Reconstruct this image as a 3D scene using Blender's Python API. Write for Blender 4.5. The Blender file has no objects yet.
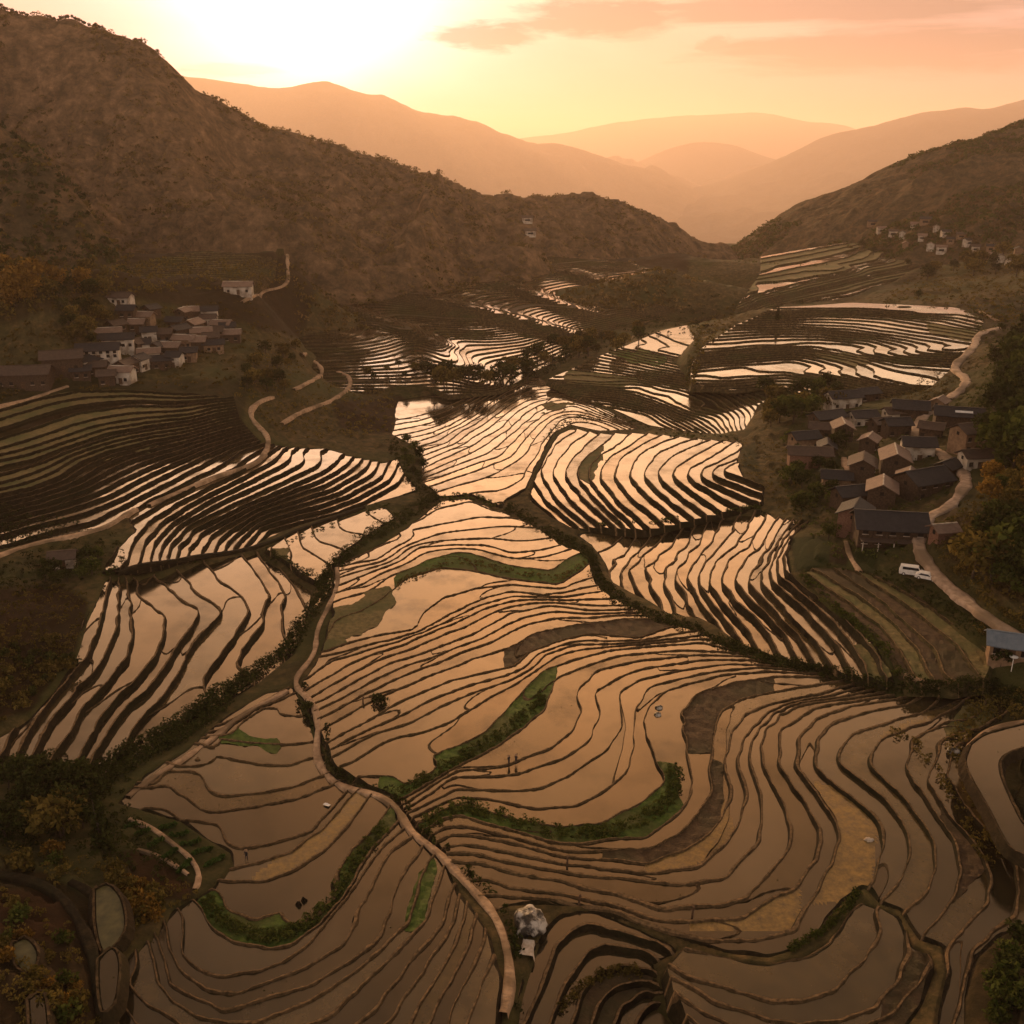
import bpy, math, random
import numpy as np
from mathutils import Vector, Matrix
random.seed(7)
RNG = np.random.default_rng(7)
SC = bpy.context.scene
COL = SC.collection

# ------------------------------------------------------------------ camera geometry
F = 1000.0
PITCH = math.radians(19.9)
CAMZ = 100.0
SP, CP = math.sin(PITCH), math.cos(PITCH)

def ray(px, py):
    px = np.asarray(px, float); py = np.asarray(py, float)
    dx = (px - 512) / F; dy = (512 - py) / F
    return dx, CP + dy * SP, -SP + dy * CP

def at_z(px, py, z):
    dx, fy, dz = ray(px, py)
    t = (np.asarray(z, float) - CAMZ) / dz
    return dx * t, fy * t

def at_depth(px, py, Y):
    dx, fy, dz = ray(px, py)
    t = np.asarray(Y, float) / fy
    return dx * t, fy * t, CAMZ + dz * t

def project(x, y, z):
    zz = z - CAMZ
    d = y * CP - zz * SP
    d = np.maximum(d, 1e-3)
    return 512 + F * x / d, 512 - F * (y * SP + zz * CP) / d

# ------------------------------------------------------------------ noise
def _h(ix, iy, seed):
    n = (ix.astype(np.int64) * 374761393 + iy.astype(np.int64) * 668265263 + seed * 1442695041) & 0xFFFFFFFF
    n = ((n ^ (n >> 13)) * 1274126177) & 0xFFFFFFFF
    n = n ^ (n >> 16)
    return (n & 0xFFFF) / 65535.0

def vnoise(x, y, seed=0):
    ix = np.floor(x); iy = np.floor(y)
    fx = x - ix; fy = y - iy
    fx = fx * fx * fx * (fx * (fx * 6 - 15) + 10); fy = fy * fy * fy * (fy * (fy * 6 - 15) + 10)
    a = _h(ix, iy, seed); b = _h(ix + 1, iy, seed); c = _h(ix, iy + 1, seed); d = _h(ix + 1, iy + 1, seed)
    return ((a * (1 - fx) + b * fx) * (1 - fy) + (c * (1 - fx) + d * fx) * fy) * 2 - 1

def fbm(x, y, octv=4, seed=0, gain=.5):
    r = 0; a = 1.0
    for o in range(octv):
        r = r + a * vnoise(x, y, seed + o * 17); x = x * 2.03 + 5.1; y = y * 2.03 + 1.7; a *= gain
    return r

def ridged(x, y, octv=4, seed=0):
    r = 0; a = 1.0
    for o in range(octv):
        n = 1 - np.abs(vnoise(x, y, seed + o * 31)); r = r + a * (n * n - .45); x = x * 2.1 + 3.3; y = y * 2.1 + 7.7; a *= .5
    return r

# ------------------------------------------------------------------ thin plate spline
class TPS:
    def __init__(s, x, y, v, lam=0.0):
        x = np.asarray(x, float); y = np.asarray(y, float); v = np.asarray(v, float)
        s.cx, s.cy = x.mean(), y.mean(); s.sc = max(x.std(), y.std(), 1e-6)
        s.x = (x - s.cx) / s.sc; s.y = (y - s.cy) / s.sc
        n = len(x)
        A = np.zeros((n + 3, n + 3))
        A[:n, :n] = s._k(s.x[:, None] - s.x[None], s.y[:, None] - s.y[None]) + lam * np.eye(n)
        A[:n, n] = 1; A[:n, n + 1] = s.x; A[:n, n + 2] = s.y
        A[n:, :n] = A[:n, n:].T
        b = np.zeros(n + 3); b[:n] = v
        s.w = np.linalg.lstsq(A, b, rcond=None)[0]
    @staticmethod
    def _k(dx, dy):
        r2 = dx * dx + dy * dy + 1e-12
        return .5 * r2 * np.log(r2)
    def __call__(s, x, y):
        x = np.asarray(x, float); y = np.asarray(y, float)
        sh = x.shape
        X = ((x - s.cx) / s.sc).ravel(); Y = ((y - s.cy) / s.sc).ravel()
        out = np.empty(len(X)); n = len(s.x); st = max(1, 3000000 // n)
        for i in range(0, len(X), st):
            a = X[i:i + st]; b = Y[i:i + st]
            out[i:i + st] = s._k(a[:, None] - s.x[None], b[:, None] - s.y[None]) @ s.w[:n] + s.w[n] + s.w[n + 1] * a + s.w[n + 2] * b
        return out.reshape(sh)

def sd_poly(x, y, poly):
    """signed distance to a closed polygon, positive inside"""
    p = np.asarray(poly, float); q = np.roll(p, -1, 0)
    sh = np.shape(x); x = np.ravel(x); y = np.ravel(y)
    best = np.full(len(x), 1e18); ins = np.zeros(len(x), bool)
    for (ax, ay), (bx, by) in zip(p, q):
        ex, ey = bx - ax, by - ay
        t = np.clip(((x - ax) * ex + (y - ay) * ey) / (ex * ex + ey * ey + 1e-12), 0, 1)
        best = np.minimum(best, (x - ax - t * ex) ** 2 + (y - ay - t * ey) ** 2)
        c = ((ay > y) != (by > y))
        ins ^= c & (x < (bx - ax) * (y - ay) / ((by - ay) if by != ay else 1e-12) + ax)
    d = np.sqrt(best)
    return np.where(ins, d, -d).reshape(sh)

def sd_line(x, y, pts):
    p = np.asarray(pts, float); sh = np.shape(x); x = np.ravel(x); y = np.ravel(y)
    best = np.full(len(x), 1e18)
    for (ax, ay), (bx, by) in zip(p[:-1], p[1:]):
        ex, ey = bx - ax, by - ay
        t = np.clip(((x - ax) * ex + (y - ay) * ey) / (ex * ex + ey * ey + 1e-12), 0, 1)
        best = np.minimum(best, (x - ax - t * ex) ** 2 + (y - ay - t * ey) ** 2)
    return np.sqrt(best).reshape(sh)

def dense(pts, step=9.0):
    out = []
    for a, b in zip(pts[:-1], pts[1:]):
        n = max(1, int(math.hypot(b[0] - a[0], b[1] - a[1]) / step))
        for i in range(n):
            t = i / n; out.append((a[0] + (b[0] - a[0]) * t, a[1] + (b[1] - a[1]) * t))
    out.append(pts[-1]); return out

def smooth_line(pts, sub=8):
    """Catmull-Rom through the points (any dimension)"""
    p = np.asarray(pts, float); p = np.vstack([2 * p[0] - p[1], p, 2 * p[-1] - p[-2]])
    out = []
    for i in range(1, len(p) - 2):
        for j in range(sub):
            t = j / sub
            out.append(.5 * ((2 * p[i]) + (-p[i - 1] + p[i + 1]) * t + (2 * p[i - 1] - 5 * p[i] + 4 * p[i + 1] - p[i + 2]) * t * t + (-p[i - 1] + 3 * p[i] - 3 * p[i + 1] + p[i + 2]) * t ** 3))
    out.append(p[-2]); return np.array(out)

def P(s):
    """'x,y x,y' -> list of pixel points"""
    return [tuple(float(v) for v in q.split(',')) for q in s.split()]

# ------------------------------------------------------------------ mesh building
def mesh_np(name, V, faces, mat=None, parent=None, smooth=False, matidx=None, attrs=None, mats=None):
    """V (n,3); faces (m,3) or (m,4) int array, or a list of such arrays"""
    if not isinstance(faces, list): faces = [faces]
    faces = [np.asarray(f, np.int32) for f in faces if len(f)]
    me = bpy.data.meshes.new(name)
    V = np.asarray(V, np.float32)
    me.vertices.add(len(V)); me.vertices.foreach_set('co', V.ravel())
    nl = sum(f.size for f in faces); npoly = sum(len(f) for f in faces)
    me.loops.add(nl); me.loops.foreach_set('vertex_index', np.concatenate([f.ravel() for f in faces]).astype(np.int32))
    tot = np.concatenate([np.full(len(f), f.shape[1], np.int32) for f in faces])
    st = np.concatenate([[0], np.cumsum(tot)[:-1]]).astype(np.int32)
    me.polygons.add(npoly); me.polygons.foreach_set('loop_start', st)
    try: me.polygons.foreach_set('loop_total', tot)
    except Exception: pass
    if matidx is not None: me.polygons.foreach_set('material_index', np.asarray(matidx, np.int32))
    me.polygons.foreach_set('use_smooth', np.full(npoly, smooth))
    for k, v in (attrs or {}).items():
        v = np.asarray(v, np.float32)
        dom = 'POINT' if len(v) == len(V) else 'FACE'
        a = me.attributes.new(k, 'FLOAT_COLOR' if v.ndim == 2 else 'FLOAT', dom)
        a.data.foreach_set('color' if v.ndim == 2 else 'value', v.ravel())
    me.update(calc_edges=True); me.validate()
    for m in (mats or ([mat] if mat else [])): me.materials.append(m)
    o = bpy.data.objects.new(name, me); COL.objects.link(o)
    if parent is not None: o.parent = parent
    return o

class MB:
    """small mesh collector: boxes, prisms, tubes, polygons -> ONE mesh object"""
    def __init__(s): s.v = []; s.f = []
    def quad(s, pts):
        i = len(s.v); s.v += [tuple(p) for p in pts]; s.f.append(tuple(range(i, i + len(pts)))); return s
    def box(s, c, d, rz=0.0):
        cx, cy, cz = c; a, b, h = d[0] / 2, d[1] / 2, d[2] / 2; i = len(s.v); co, si = math.cos(rz), math.sin(rz)
        for z in (-h, h):
            for x, y in ((-a, -b), (a, -b), (a, b), (-a, b)): s.v.append((cx + x * co - y * si, cy + x * si + y * co, cz + z))
        for q in ((3, 2, 1, 0), (4, 5, 6, 7), (0, 1, 5, 4), (1, 2, 6, 5), (2, 3, 7, 6), (3, 0, 4, 7)): s.f.append(tuple(i + k for k in q))
        return s
    def tube(s, pts, rad, n=8, cap=True):
        pts = [Vector(p) for p in pts]; base = len(s.v)
        if not hasattr(rad, '__len__'): rad = [rad] * len(pts)
        for k, p in enumerate(pts):
            t = (pts[min(k + 1, len(pts) - 1)] - pts[max(k - 1, 0)]).normalized()
            u = t.cross(Vector((0, 0, 1)) if abs(t.z) < .9 else Vector((1, 0, 0))).normalized(); w = t.cross(u)
            for j in range(n):
                a = 2 * math.pi * j / n; q = p + (u * math.cos(a) + w * math.sin(a)) * rad[k]; s.v.append(tuple(q))
        for k in range(len(pts) - 1):
            for j in range(n):
                a = base + k * n + j; b = base + k * n + (j + 1) % n
                s.f.append((a, b, b + n, a + n))
        if cap:
            s.f.append(tuple(base + j for j in range(n))[::-1]); s.f.append(tuple(base + (len(pts) - 1) * n + j for j in range(n)))
        return s
    def lathe(s, prof, c=(0, 0, 0), n=14, sq=(1, 1)):
        base = len(s.v)
        for r, z in prof:
            for j in range(n):
                a = 2 * math.pi * j / n; s.v.append((c[0] + r * math.cos(a) * sq[0], c[1] + r * math.sin(a) * sq[1], c[2] + z))
        for k in range(len(prof) - 1):
            for j in range(n):
                a = base + k * n + j; b = base + k * n + (j + 1) % n; s.f.append((a, b, b + n, a + n))
        s.f.append(tuple(base + j for j in range(n))[::-1]); s.f.append(tuple(base + (len(prof) - 1) * n + j for j in range(n)))
        return s
    def build(s, name, mat, parent=None, smooth=False):
        me = bpy.data.meshes.new(name); me.from_pydata(s.v, [], s.f); me.update()
        if smooth: me.polygons.foreach_set('use_smooth', [True] * len(me.polygons))
        if mat: me.materials.append(mat)
        o = bpy.data.objects.new(name, me); COL.objects.link(o)
        if parent is not None: o.parent = parent
        return o

def tag(o, label=None, cat=None, group=None, kind=None):
    if label: o['label'] = label
    if cat: o['category'] = cat
    if group: o['group'] = group
    if kind: o['kind'] = kind
    return o
def empty(name, loc=(0, 0, 0), rz=0.0):
    o = bpy.data.objects.new(name, None); COL.objects.link(o); o.location = loc; o.rotation_euler = (0, 0, rz); o.empty_display_size = .2
    return o
def copy_tree(o, parent=None):
    c = o.copy(); COL.objects.link(c); c.parent = parent
    for ch in list(o.children): copy_tree(ch, c)
    return c
# ------------------------------------------------------------------ materials
def new_mat(name):
    m = bpy.data.materials.new(name); m.use_nodes = True; m.node_tree.nodes.clear(); return m, m.node_tree.nodes, m.node_tree.links
def _out(n, l, sh):
    o = n.new('ShaderNodeOutputMaterial'); l.new(sh, o.inputs['Surface'])
def _ramp(n, stops, interp='LINEAR'):
    r = n.new('ShaderNodeValToRGB'); r.color_ramp.interpolation = interp
    e = r.color_ramp.elements
    while len(e) < len(stops): e.new(.5)
    for k, (p, c) in enumerate(stops):
        e[k].position = p; e[k].color = (*c, 1) if len(c) == 3 else c
    return r
def _noise(n, l, scale, detail=4, vec=None, rough=.55, dist=0):
    t = n.new('ShaderNodeTexNoise'); t.inputs['Scale'].default_value = scale; t.inputs['Detail'].default_value = detail
    t.inputs['Roughness'].default_value = rough; t.inputs['Distortion'].default_value = dist
    if vec is not None: l.new(vec, t.inputs['Vector'])
    return t
def _mix(n, l, fac, a, b, blend='MIX'):
    m = n.new('ShaderNodeMix'); m.data_type = 'RGBA'; m.blend_type = blend
    for s, v in (('Factor', fac), ('A', a), ('B', b)):
        i = [q for q in m.inputs if q.name == s and (q.type == ('VALUE' if s == 'Factor' else 'RGBA'))][0]
        if hasattr(v, 'is_linked') or isinstance(v, bpy.types.NodeSocket): l.new(v, i)
        elif isinstance(v, (int, float)): i.default_value = v
        else: i.default_value = (*v, 1)
    return [q for q in m.outputs if q.type == 'RGBA'][0]
def _math(n, l, op, a, b=None, c=None, clamp=False):
    m = n.new('ShaderNodeMath'); m.operation = op; m.use_clamp = clamp
    for i, v in enumerate((a, b, c)):
        if v is None: continue
        if isinstance(v, bpy.types.NodeSocket): l.new(v, m.inputs[i])
        else: m.inputs[i].default_value = v
    return m.outputs[0]
def _pos(n):
    return n.new('ShaderNodeNewGeometry').outputs['Position']

def noisy(name, c1, c2, scale=1.0, rough=.9, c3=None, scale2=None, bump=0.0, bscale=None, detail=5, objrand=0.0, local=True, spec=.2):
    """principled with two or three colours mixed by noise, and a bump"""
    m, n, l = new_mat(name)
    if local: v = n.new('ShaderNodeTexCoord').outputs['Object']
    else: v = _pos(n)
    a = _noise(n, l, scale, detail, v)
    r = _ramp(n, [(.34, c1), (.66, c2)]); l.new(a.outputs['Fac'], r.inputs['Fac'])
    colr = r.outputs['Color']
    if c3 is not None:
        b = _noise(n, l, scale2 or scale * .2, 3, v)
        r2 = _ramp(n, [(.45, (0, 0, 0)), (.62, (1, 1, 1))]); l.new(b.outputs['Fac'], r2.inputs['Fac'])
        colr = _mix(n, l, r2.outputs['Color'], colr, c3)
    if objrand:
        oi = n.new('ShaderNodeObjectInfo'); hs = n.new('ShaderNodeHueSaturation')
        l.new(_math(n, l, 'MULTIPLY_ADD', oi.outputs['Random'], objrand, 1 - objrand / 2), hs.inputs['Value'])
        l.new(_math(n, l, 'MULTIPLY_ADD', oi.outputs['Random'], .05 * objrand, .5 - .025 * objrand), hs.inputs['Hue'])
        l.new(colr, hs.inputs['Color']); colr = hs.outputs['Color']
    p = n.new('ShaderNodeBsdfPrincipled'); l.new(colr, p.inputs['Base Color']); p.inputs['Roughness'].default_value = rough
    p.inputs['Specular IOR Level'].default_value = spec
    if bump:
        bn = _noise(n, l, bscale or scale * 3, 5, v); b = n.new('ShaderNodeBump'); b.inputs['Strength'].default_value = bump; b.inputs['Distance'].default_value = .2
        l.new(bn.outputs['Fac'], b.inputs['Height']); l.new(b.outputs['Normal'], p.inputs['Normal'])
    _out(n, l, p.outputs[0]); return m

def leaf_mat(name, c1, c2, objrand=.5):
    """foliage: colour varies leaf by leaf (mesh attribute), a little light passes through"""
    m, n, l = new_mat(name)
    at = n.new('ShaderNodeAttribute'); at.attribute_name = 'var'
    r = _ramp(n, [(0, c1), (1, c2)]); l.new(at.outputs['Fac'], r.inputs['Fac'])
    oi = n.new('ShaderNodeObjectInfo'); hs = n.new('ShaderNodeHueSaturation')
    l.new(_math(n, l, 'MULTIPLY_ADD', oi.outputs['Random'], objrand, 1 - objrand / 2), hs.inputs['Value'])
    l.new(r.outputs['Color'], hs.inputs['Color'])
    d = n.new('ShaderNodeBsdfDiffuse'); t = n.new('ShaderNodeBsdfTranslucent'); mx = n.new('ShaderNodeMixShader'); mx.inputs[0].default_value = .3
    l.new(hs.outputs['Color'], d.inputs['Color']); l.new(hs.outputs['Color'], t.inputs['Color'])
    l.new(d.outputs[0], mx.inputs[1]); l.new(t.outputs[0], mx.inputs[2])
    _out(n, l, mx.outputs[0]); return m

WATER_IOR = 2.25
def water_mat():
    """shallow flooded paddy: mud bottom under a mirror-like film; per-paddy tint in attribute 'pad' (r random, g algae, b mud)"""
    m, n, l = new_mat('paddy_water')
    at = n.new('ShaderNodeAttribute'); at.attribute_name = 'pad'
    sep = n.new('ShaderNodeSeparateColor'); l.new(at.outputs['Color'], sep.inputs[0])
    pos = _pos(n)
    mud = _ramp(n, [(0, (.014, .011, .005)), (.45, (.030, .022, .010)), (.8, (.055, .039, .016)), (1, (.11, .072, .028))]); l.new(sep.outputs[0], mud.inputs['Fac'])
    nz = _noise(n, l, .35, 6, pos, .65)
    c = _mix(n, l, _math(n, l, 'MULTIPLY_ADD', nz.outputs['Fac'], 2.2, -.75, clamp=True), mud.outputs['Color'], (.020, .018, .010))
    nz2 = _noise(n, l, .9, 6, pos, .7)
    alg = _math(n, l, 'MULTIPLY', sep.outputs[1], _math(n, l, 'MULTIPLY_ADD', nz2.outputs['Fac'], 2.6, -.75, clamp=True), clamp=True)
    c = _mix(n, l, alg, c, (.30, .19, .065))
    # floating scum and mud showing through in blotches
    nz3 = _noise(n, l, .12, 5, pos, .6)
    scum = _math(n, l, 'MULTIPLY', _math(n, l, 'MULTIPLY_ADD', nz3.outputs['Fac'], 4.0, -1.9, clamp=True), sep.outputs[2], clamp=True)
    dif = n.new('ShaderNodeBsdfDiffuse')
    gl = n.new('ShaderNodeBsdfGlossy'); l.new(_mix(n, l, sep.outputs[0], (1.0, .86, .70), (.90, .84, .76)), gl.inputs['Color'])
    gl.inputs['Roughness'].default_value = .06
    wnd = _noise(n, l, .03, 3, pos, .5, .8)
    l.new(_math(n, l, 'ADD', _math(n, l, 'MULTIPLY_ADD', scum, .22, .04), _math(n, l, 'MULTIPLY', _math(n, l, 'MULTIPLY_ADD', wnd.outputs['Fac'], 5.0, -2.4, clamp=True), .13)), gl.inputs['Roughness'])
    vo = n.new('ShaderNodeTexVoronoi'); vo.inputs['Scale'].default_value = .85; l.new(pos, vo.inputs['Vector'])
    tuf = _math(n, l, 'MULTIPLY', _math(n, l, 'LESS_THAN', vo.outputs['Distance'], .10), _math(n, l, 'GREATER_THAN', _math(n, l, 'MULTIPLY', sep.outputs[2], _math(n, l, 'ADD', nz3.outputs['Fac'], .35)), .80))
    c = _mix(n, l, tuf, c, (.030, .030, .010))
    b = n.new('ShaderNodeBump'); b.inputs['Strength'].default_value = .05; b.inputs['Distance'].default_value = .05
    rp = _noise(n, l, 1.1, 3, pos); l.new(rp.outputs['Fac'], b.inputs['Height']); l.new(b.outputs['Normal'], gl.inputs['Normal'])
    l.new(c, dif.inputs['Color']); fr = n.new('ShaderNodeFresnel'); fr.inputs['IOR'].default_value = WATER_IOR
    f = _math(n, l, 'MULTIPLY', fr.outputs[0], _math(n, l, 'SUBTRACT', 1.0, _math(n, l, 'ADD', _math(n, l, 'MULTIPLY', alg, .7), _math(n, l, 'MULTIPLY', scum, .45)), clamp=True), clamp=True)
    f = _math(n, l, 'MULTIPLY', f, _math(n, l, 'MULTIPLY', _math(n, l, 'MULTIPLY_ADD', sep.outputs[2], -.28, 1.08), _math(n, l, 'SUBTRACT', 1.0, tuf)), clamp=True)
    mx = n.new('ShaderNodeMixShader'); l.new(f, mx.inputs[0]); l.new(dif.outputs[0], mx.inputs[1]); l.new(gl.outputs[0], mx.inputs[2])
    _out(n, l, mx.outputs[0]); return m

def bank_mat(k=1.0, name='bank'):
    """grassy mud bank: dark turf on the faces, worn tan mud on tops, brightened as if sunlit (attribute 'top')"""
    m, n, l = new_mat(name)
    pos = _pos(n)
    a = _noise(n, l, .8, 6, pos, .7); r = _ramp(n, [(.3, (.005 * k, .004 * k, .0018 * k)), (.5, (.015 * k, .011 * k, .0048 * k)), (.72, (.040 * k, .028 * k, .012 * k))]); l.new(a.outputs['Fac'], r.inputs['Fac'])
    g = _noise(n, l, .045, 4, pos); rg = _ramp(n, [(.48, (0, 0, 0)), (.66, (1, 1, 1))]); l.new(g.outputs['Fac'], rg.inputs['Fac'])
    c = _mix(n, l, _math(n, l, 'MULTIPLY', rg.outputs['Color'], .7), r.outputs['Color'], (.014 * k, .016 * k, .005 * k))
    at = n.new('ShaderNodeAttribute'); at.attribute_name = 'top'
    b = _noise(n, l, 2.2, 4, pos); 
    c = _mix(n, l, _math(n, l, 'MULTIPLY', at.outputs['Fac'], _math(n, l, 'MULTIPLY_ADD', b.outputs['Fac'], 1.8, -.35, clamp=True), clamp=True), c, (.24, .15, .075))  # tan tops: grazing sunlight put into the mud colour
    p = n.new('ShaderNodeBsdfPrincipled'); l.new(c, p.inputs['Base Color']); p.inputs['Roughness'].default_value = .95; p.inputs['Specular IOR Level'].default_value = .1
    bn = _noise(n, l, 3.0, 5, pos, .7); bu = n.new('ShaderNodeBump'); bu.inputs['Strength'].default_value = .8; bu.inputs['Distance'].default_value = .25
    l.new(bn.outputs['Fac'], bu.inputs['Height']); l.new(bu.outputs['Normal'], p.inputs['Normal'])
    _out(n, l, p.outputs[0]); return m

def ground_mat():
    """hillside soil and rough grass; attribute 'gcol' carries fields of their own colour (alpha = how strongly)"""
    m, n, l = new_mat('hillside_ground')
    pos = _pos(n)
    a = _noise(n, l, .35, 7, pos, .72); r = _ramp(n, [(.3, (.022, .018, .007)), (.5, (.065, .050, .019)), (.7, (.15, .095, .040))]); l.new(a.outputs['Fac'], r.inputs['Fac'])
    g = _noise(n, l, .02, 5, pos, .6, .4); rg = _ramp(n, [(.44, (0, 0, 0)), (.6, (1, 1, 1))]); l.new(g.outputs['Fac'], rg.inputs['Fac'])
    c = _mix(n, l, _math(n, l, 'MULTIPLY', rg.outputs['Color'], .75), r.outputs['Color'], (.040, .046, .012))
    at = n.new('ShaderNodeAttribute'); at.attribute_name = 'gcol'
    v = _mix(n, l, .75, at.outputs['Color'], r.outputs['Color'], 'OVERLAY')
    c = _mix(n, l, at.outputs['Alpha'], c, v)
    p = n.new('ShaderNodeBsdfPrincipled'); l.new(c, p.inputs['Base Color']); p.inputs['Roughness'].default_value = .95; p.inputs['Specular IOR Level'].default_value = .1
    bn = _noise(n, l, 1.1, 6, pos, .75); bu = n.new('ShaderNodeBump'); bu.inputs['Strength'].default_value = .9; bu.inputs['Distance'].default_value = .6
    l.new(bn.outputs['Fac'], bu.inputs['Height']); l.new(bu.outputs['Normal'], p.inputs['Normal'])
    _out(n, l, p.outputs[0]); return m

def hill_mat(name, c1, c2, c3, sc=1.0):
    """far hillside: brown grass, dark woods, pale scars"""
    m, n, l = new_mat(name)
    pos = _pos(n)
    a = _noise(n, l, .07 * sc, 9, pos, .72, .3); r = _ramp(n, [(.38, c1), (.5, c2), (.62, c3)]); l.new(a.outputs['Fac'], r.inputs['Fac'])
    b = _noise(n, l, .22 * sc, 5, pos, .75)
    c = _mix(n, l, _math(n, l, 'MULTIPLY_ADD', b.outputs['Fac'], 2.2, -.8, clamp=True), _mix(n, l, .6, r.outputs['Color'], (.012, .012, .006)), r.outputs['Color'])
    p = n.new('ShaderNodeBsdfPrincipled'); l.new(c, p.inputs['Base Color']); p.inputs['Roughness'].default_value = 1; p.inputs['Specular IOR Level'].default_value = .05
    bn = _noise(n, l, .25 * sc, 6, pos, .75); bu = n.new('ShaderNodeBump'); bu.inputs['Strength'].default_value = 1; bu.inputs['Distance'].default_value = 2.5 / sc
    l.new(bn.outputs['Fac'], bu.inputs['Height']); l.new(bu.outputs['Normal'], p.inputs['Normal'])
    _out(n, l, p.outputs[0]); return m

def roof_mat(name, c1, c2):
    """clay tile roof: courses run down the slope"""
    m, n, l = new_mat(name)
    tc = n.new('ShaderNodeTexCoord').outputs['Object']
    w = n.new('ShaderNodeTexWave'); w.wave_type = 'BANDS'; w.bands_direction = 'X'; w.inputs['Scale'].default_value = 1.6; w.inputs['Distortion'].default_value = .6; l.new(tc, w.inputs['Vector'])
    a = _noise(n, l, .9, 5, tc, .7); r = _ramp(n, [(.3, c1), (.7, c2)]); l.new(a.outputs['Fac'], r.inputs['Fac'])
    c = _mix(n, l, _math(n, l, 'MULTIPLY', w.outputs['Fac'], .35), r.outputs['Color'], tuple(x * .45 for x in c1))
    p = n.new('ShaderNodeBsdfPrincipled'); l.new(c, p.inputs['Base Color']); p.inputs['Roughness'].default_value = .7; p.inputs['Specular IOR Level'].default_value = .3
    b = n.new('ShaderNodeBump'); b.inputs['Strength'].default_value = .6; b.inputs['Distance'].default_value = .08; l.new(w.outputs['Fac'], b.inputs['Height']); l.new(b.outputs['Normal'], p.inputs['Normal'])
    _out(n, l, p.outputs[0]); return m

M = {}
M['water'] = water_mat(); M['bank'] = bank_mat(); M['bank_dry_hazed'] = bank_mat(3.4, 'dry_hazed_bank'); M['ground'] = ground_mat()  # far banks lighter: dry grass, plus distance haze put into the colour
M['green'] = noisy('green_crop', (.035, .060, .008), (.09, .13, .020), 1.3, c3=(.075, .08, .02), scale2=.12, bump=1, bscale=4, local=False)
M['dry'] = noisy('dry_field', (.045, .027, .013), (.085, .052, .024), .9, c3=(.05, .038, .016), scale2=.1, bump=.9, bscale=3, local=False)
M['stubble'] = noisy('stubble_field', (.10, .078, .028), (.18, .135, .052), 1.1, c3=(.085, .082, .026), scale2=.12, bump=.9, bscale=4, local=False)
M['path'] = noisy('path_dirt', (.26, .165, .095), (.46, .31, .19), 1.1, c3=(.15, .10, .055), scale2=.1, bump=.9, bscale=2.2, local=False)
M['road'] = noisy('road_concrete', (.26, .18, .12), (.44, .32, .23), .9, c3=(.17, .12, .075), scale2=.08, bump=.6, bscale=2, local=False)
M['trunk'] = noisy('bark', (.03, .022, .015), (.07, .05, .034), 4, bump=.8, objrand=.3)
M['leaf_dark'] = leaf_mat('leaf_dark', (.014, .018, .005), (.052, .058, .016))
M['leaf_green'] = leaf_mat('leaf_green', (.024, .034, .007), (.088, .098, .022))
M['leaf_olive'] = leaf_mat('leaf_olive', (.050, .042, .010), (.16, .115, .030))
M['leaf_hill'] = leaf_mat('leaf_hill', (.06, .05, .018), (.20, .135, .055)); M['leaf_gold'] = leaf_mat('leaf_gold', (.09, .052, .010), (.28, .16, .035))
M['crop'] = leaf_mat('crop_leaf', (.020, .040, .008), (.075, .12, .028), .1)
# ------------------------------------------------------------------ terraces
# each family of terraces: outline (pixels), height law z = c0 + s*phi, guide contours (phi, pixels)
Z = {}
def zone(name, c0, s, poly, lines, step=4, lam=2e-3, bund=(.34, .16, .26), cross=None, patches=(), label=None, far=False):
    Z[name] = dict(c0=c0, s=s, poly=P(poly), lines=[(f, P(q)) for f, q in lines], step=step, lam=lam, bund=bund, cross=cross, patches=[(k, ks, P(pl) if pl else None) for k, ks, pl in patches], far=far)

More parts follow.
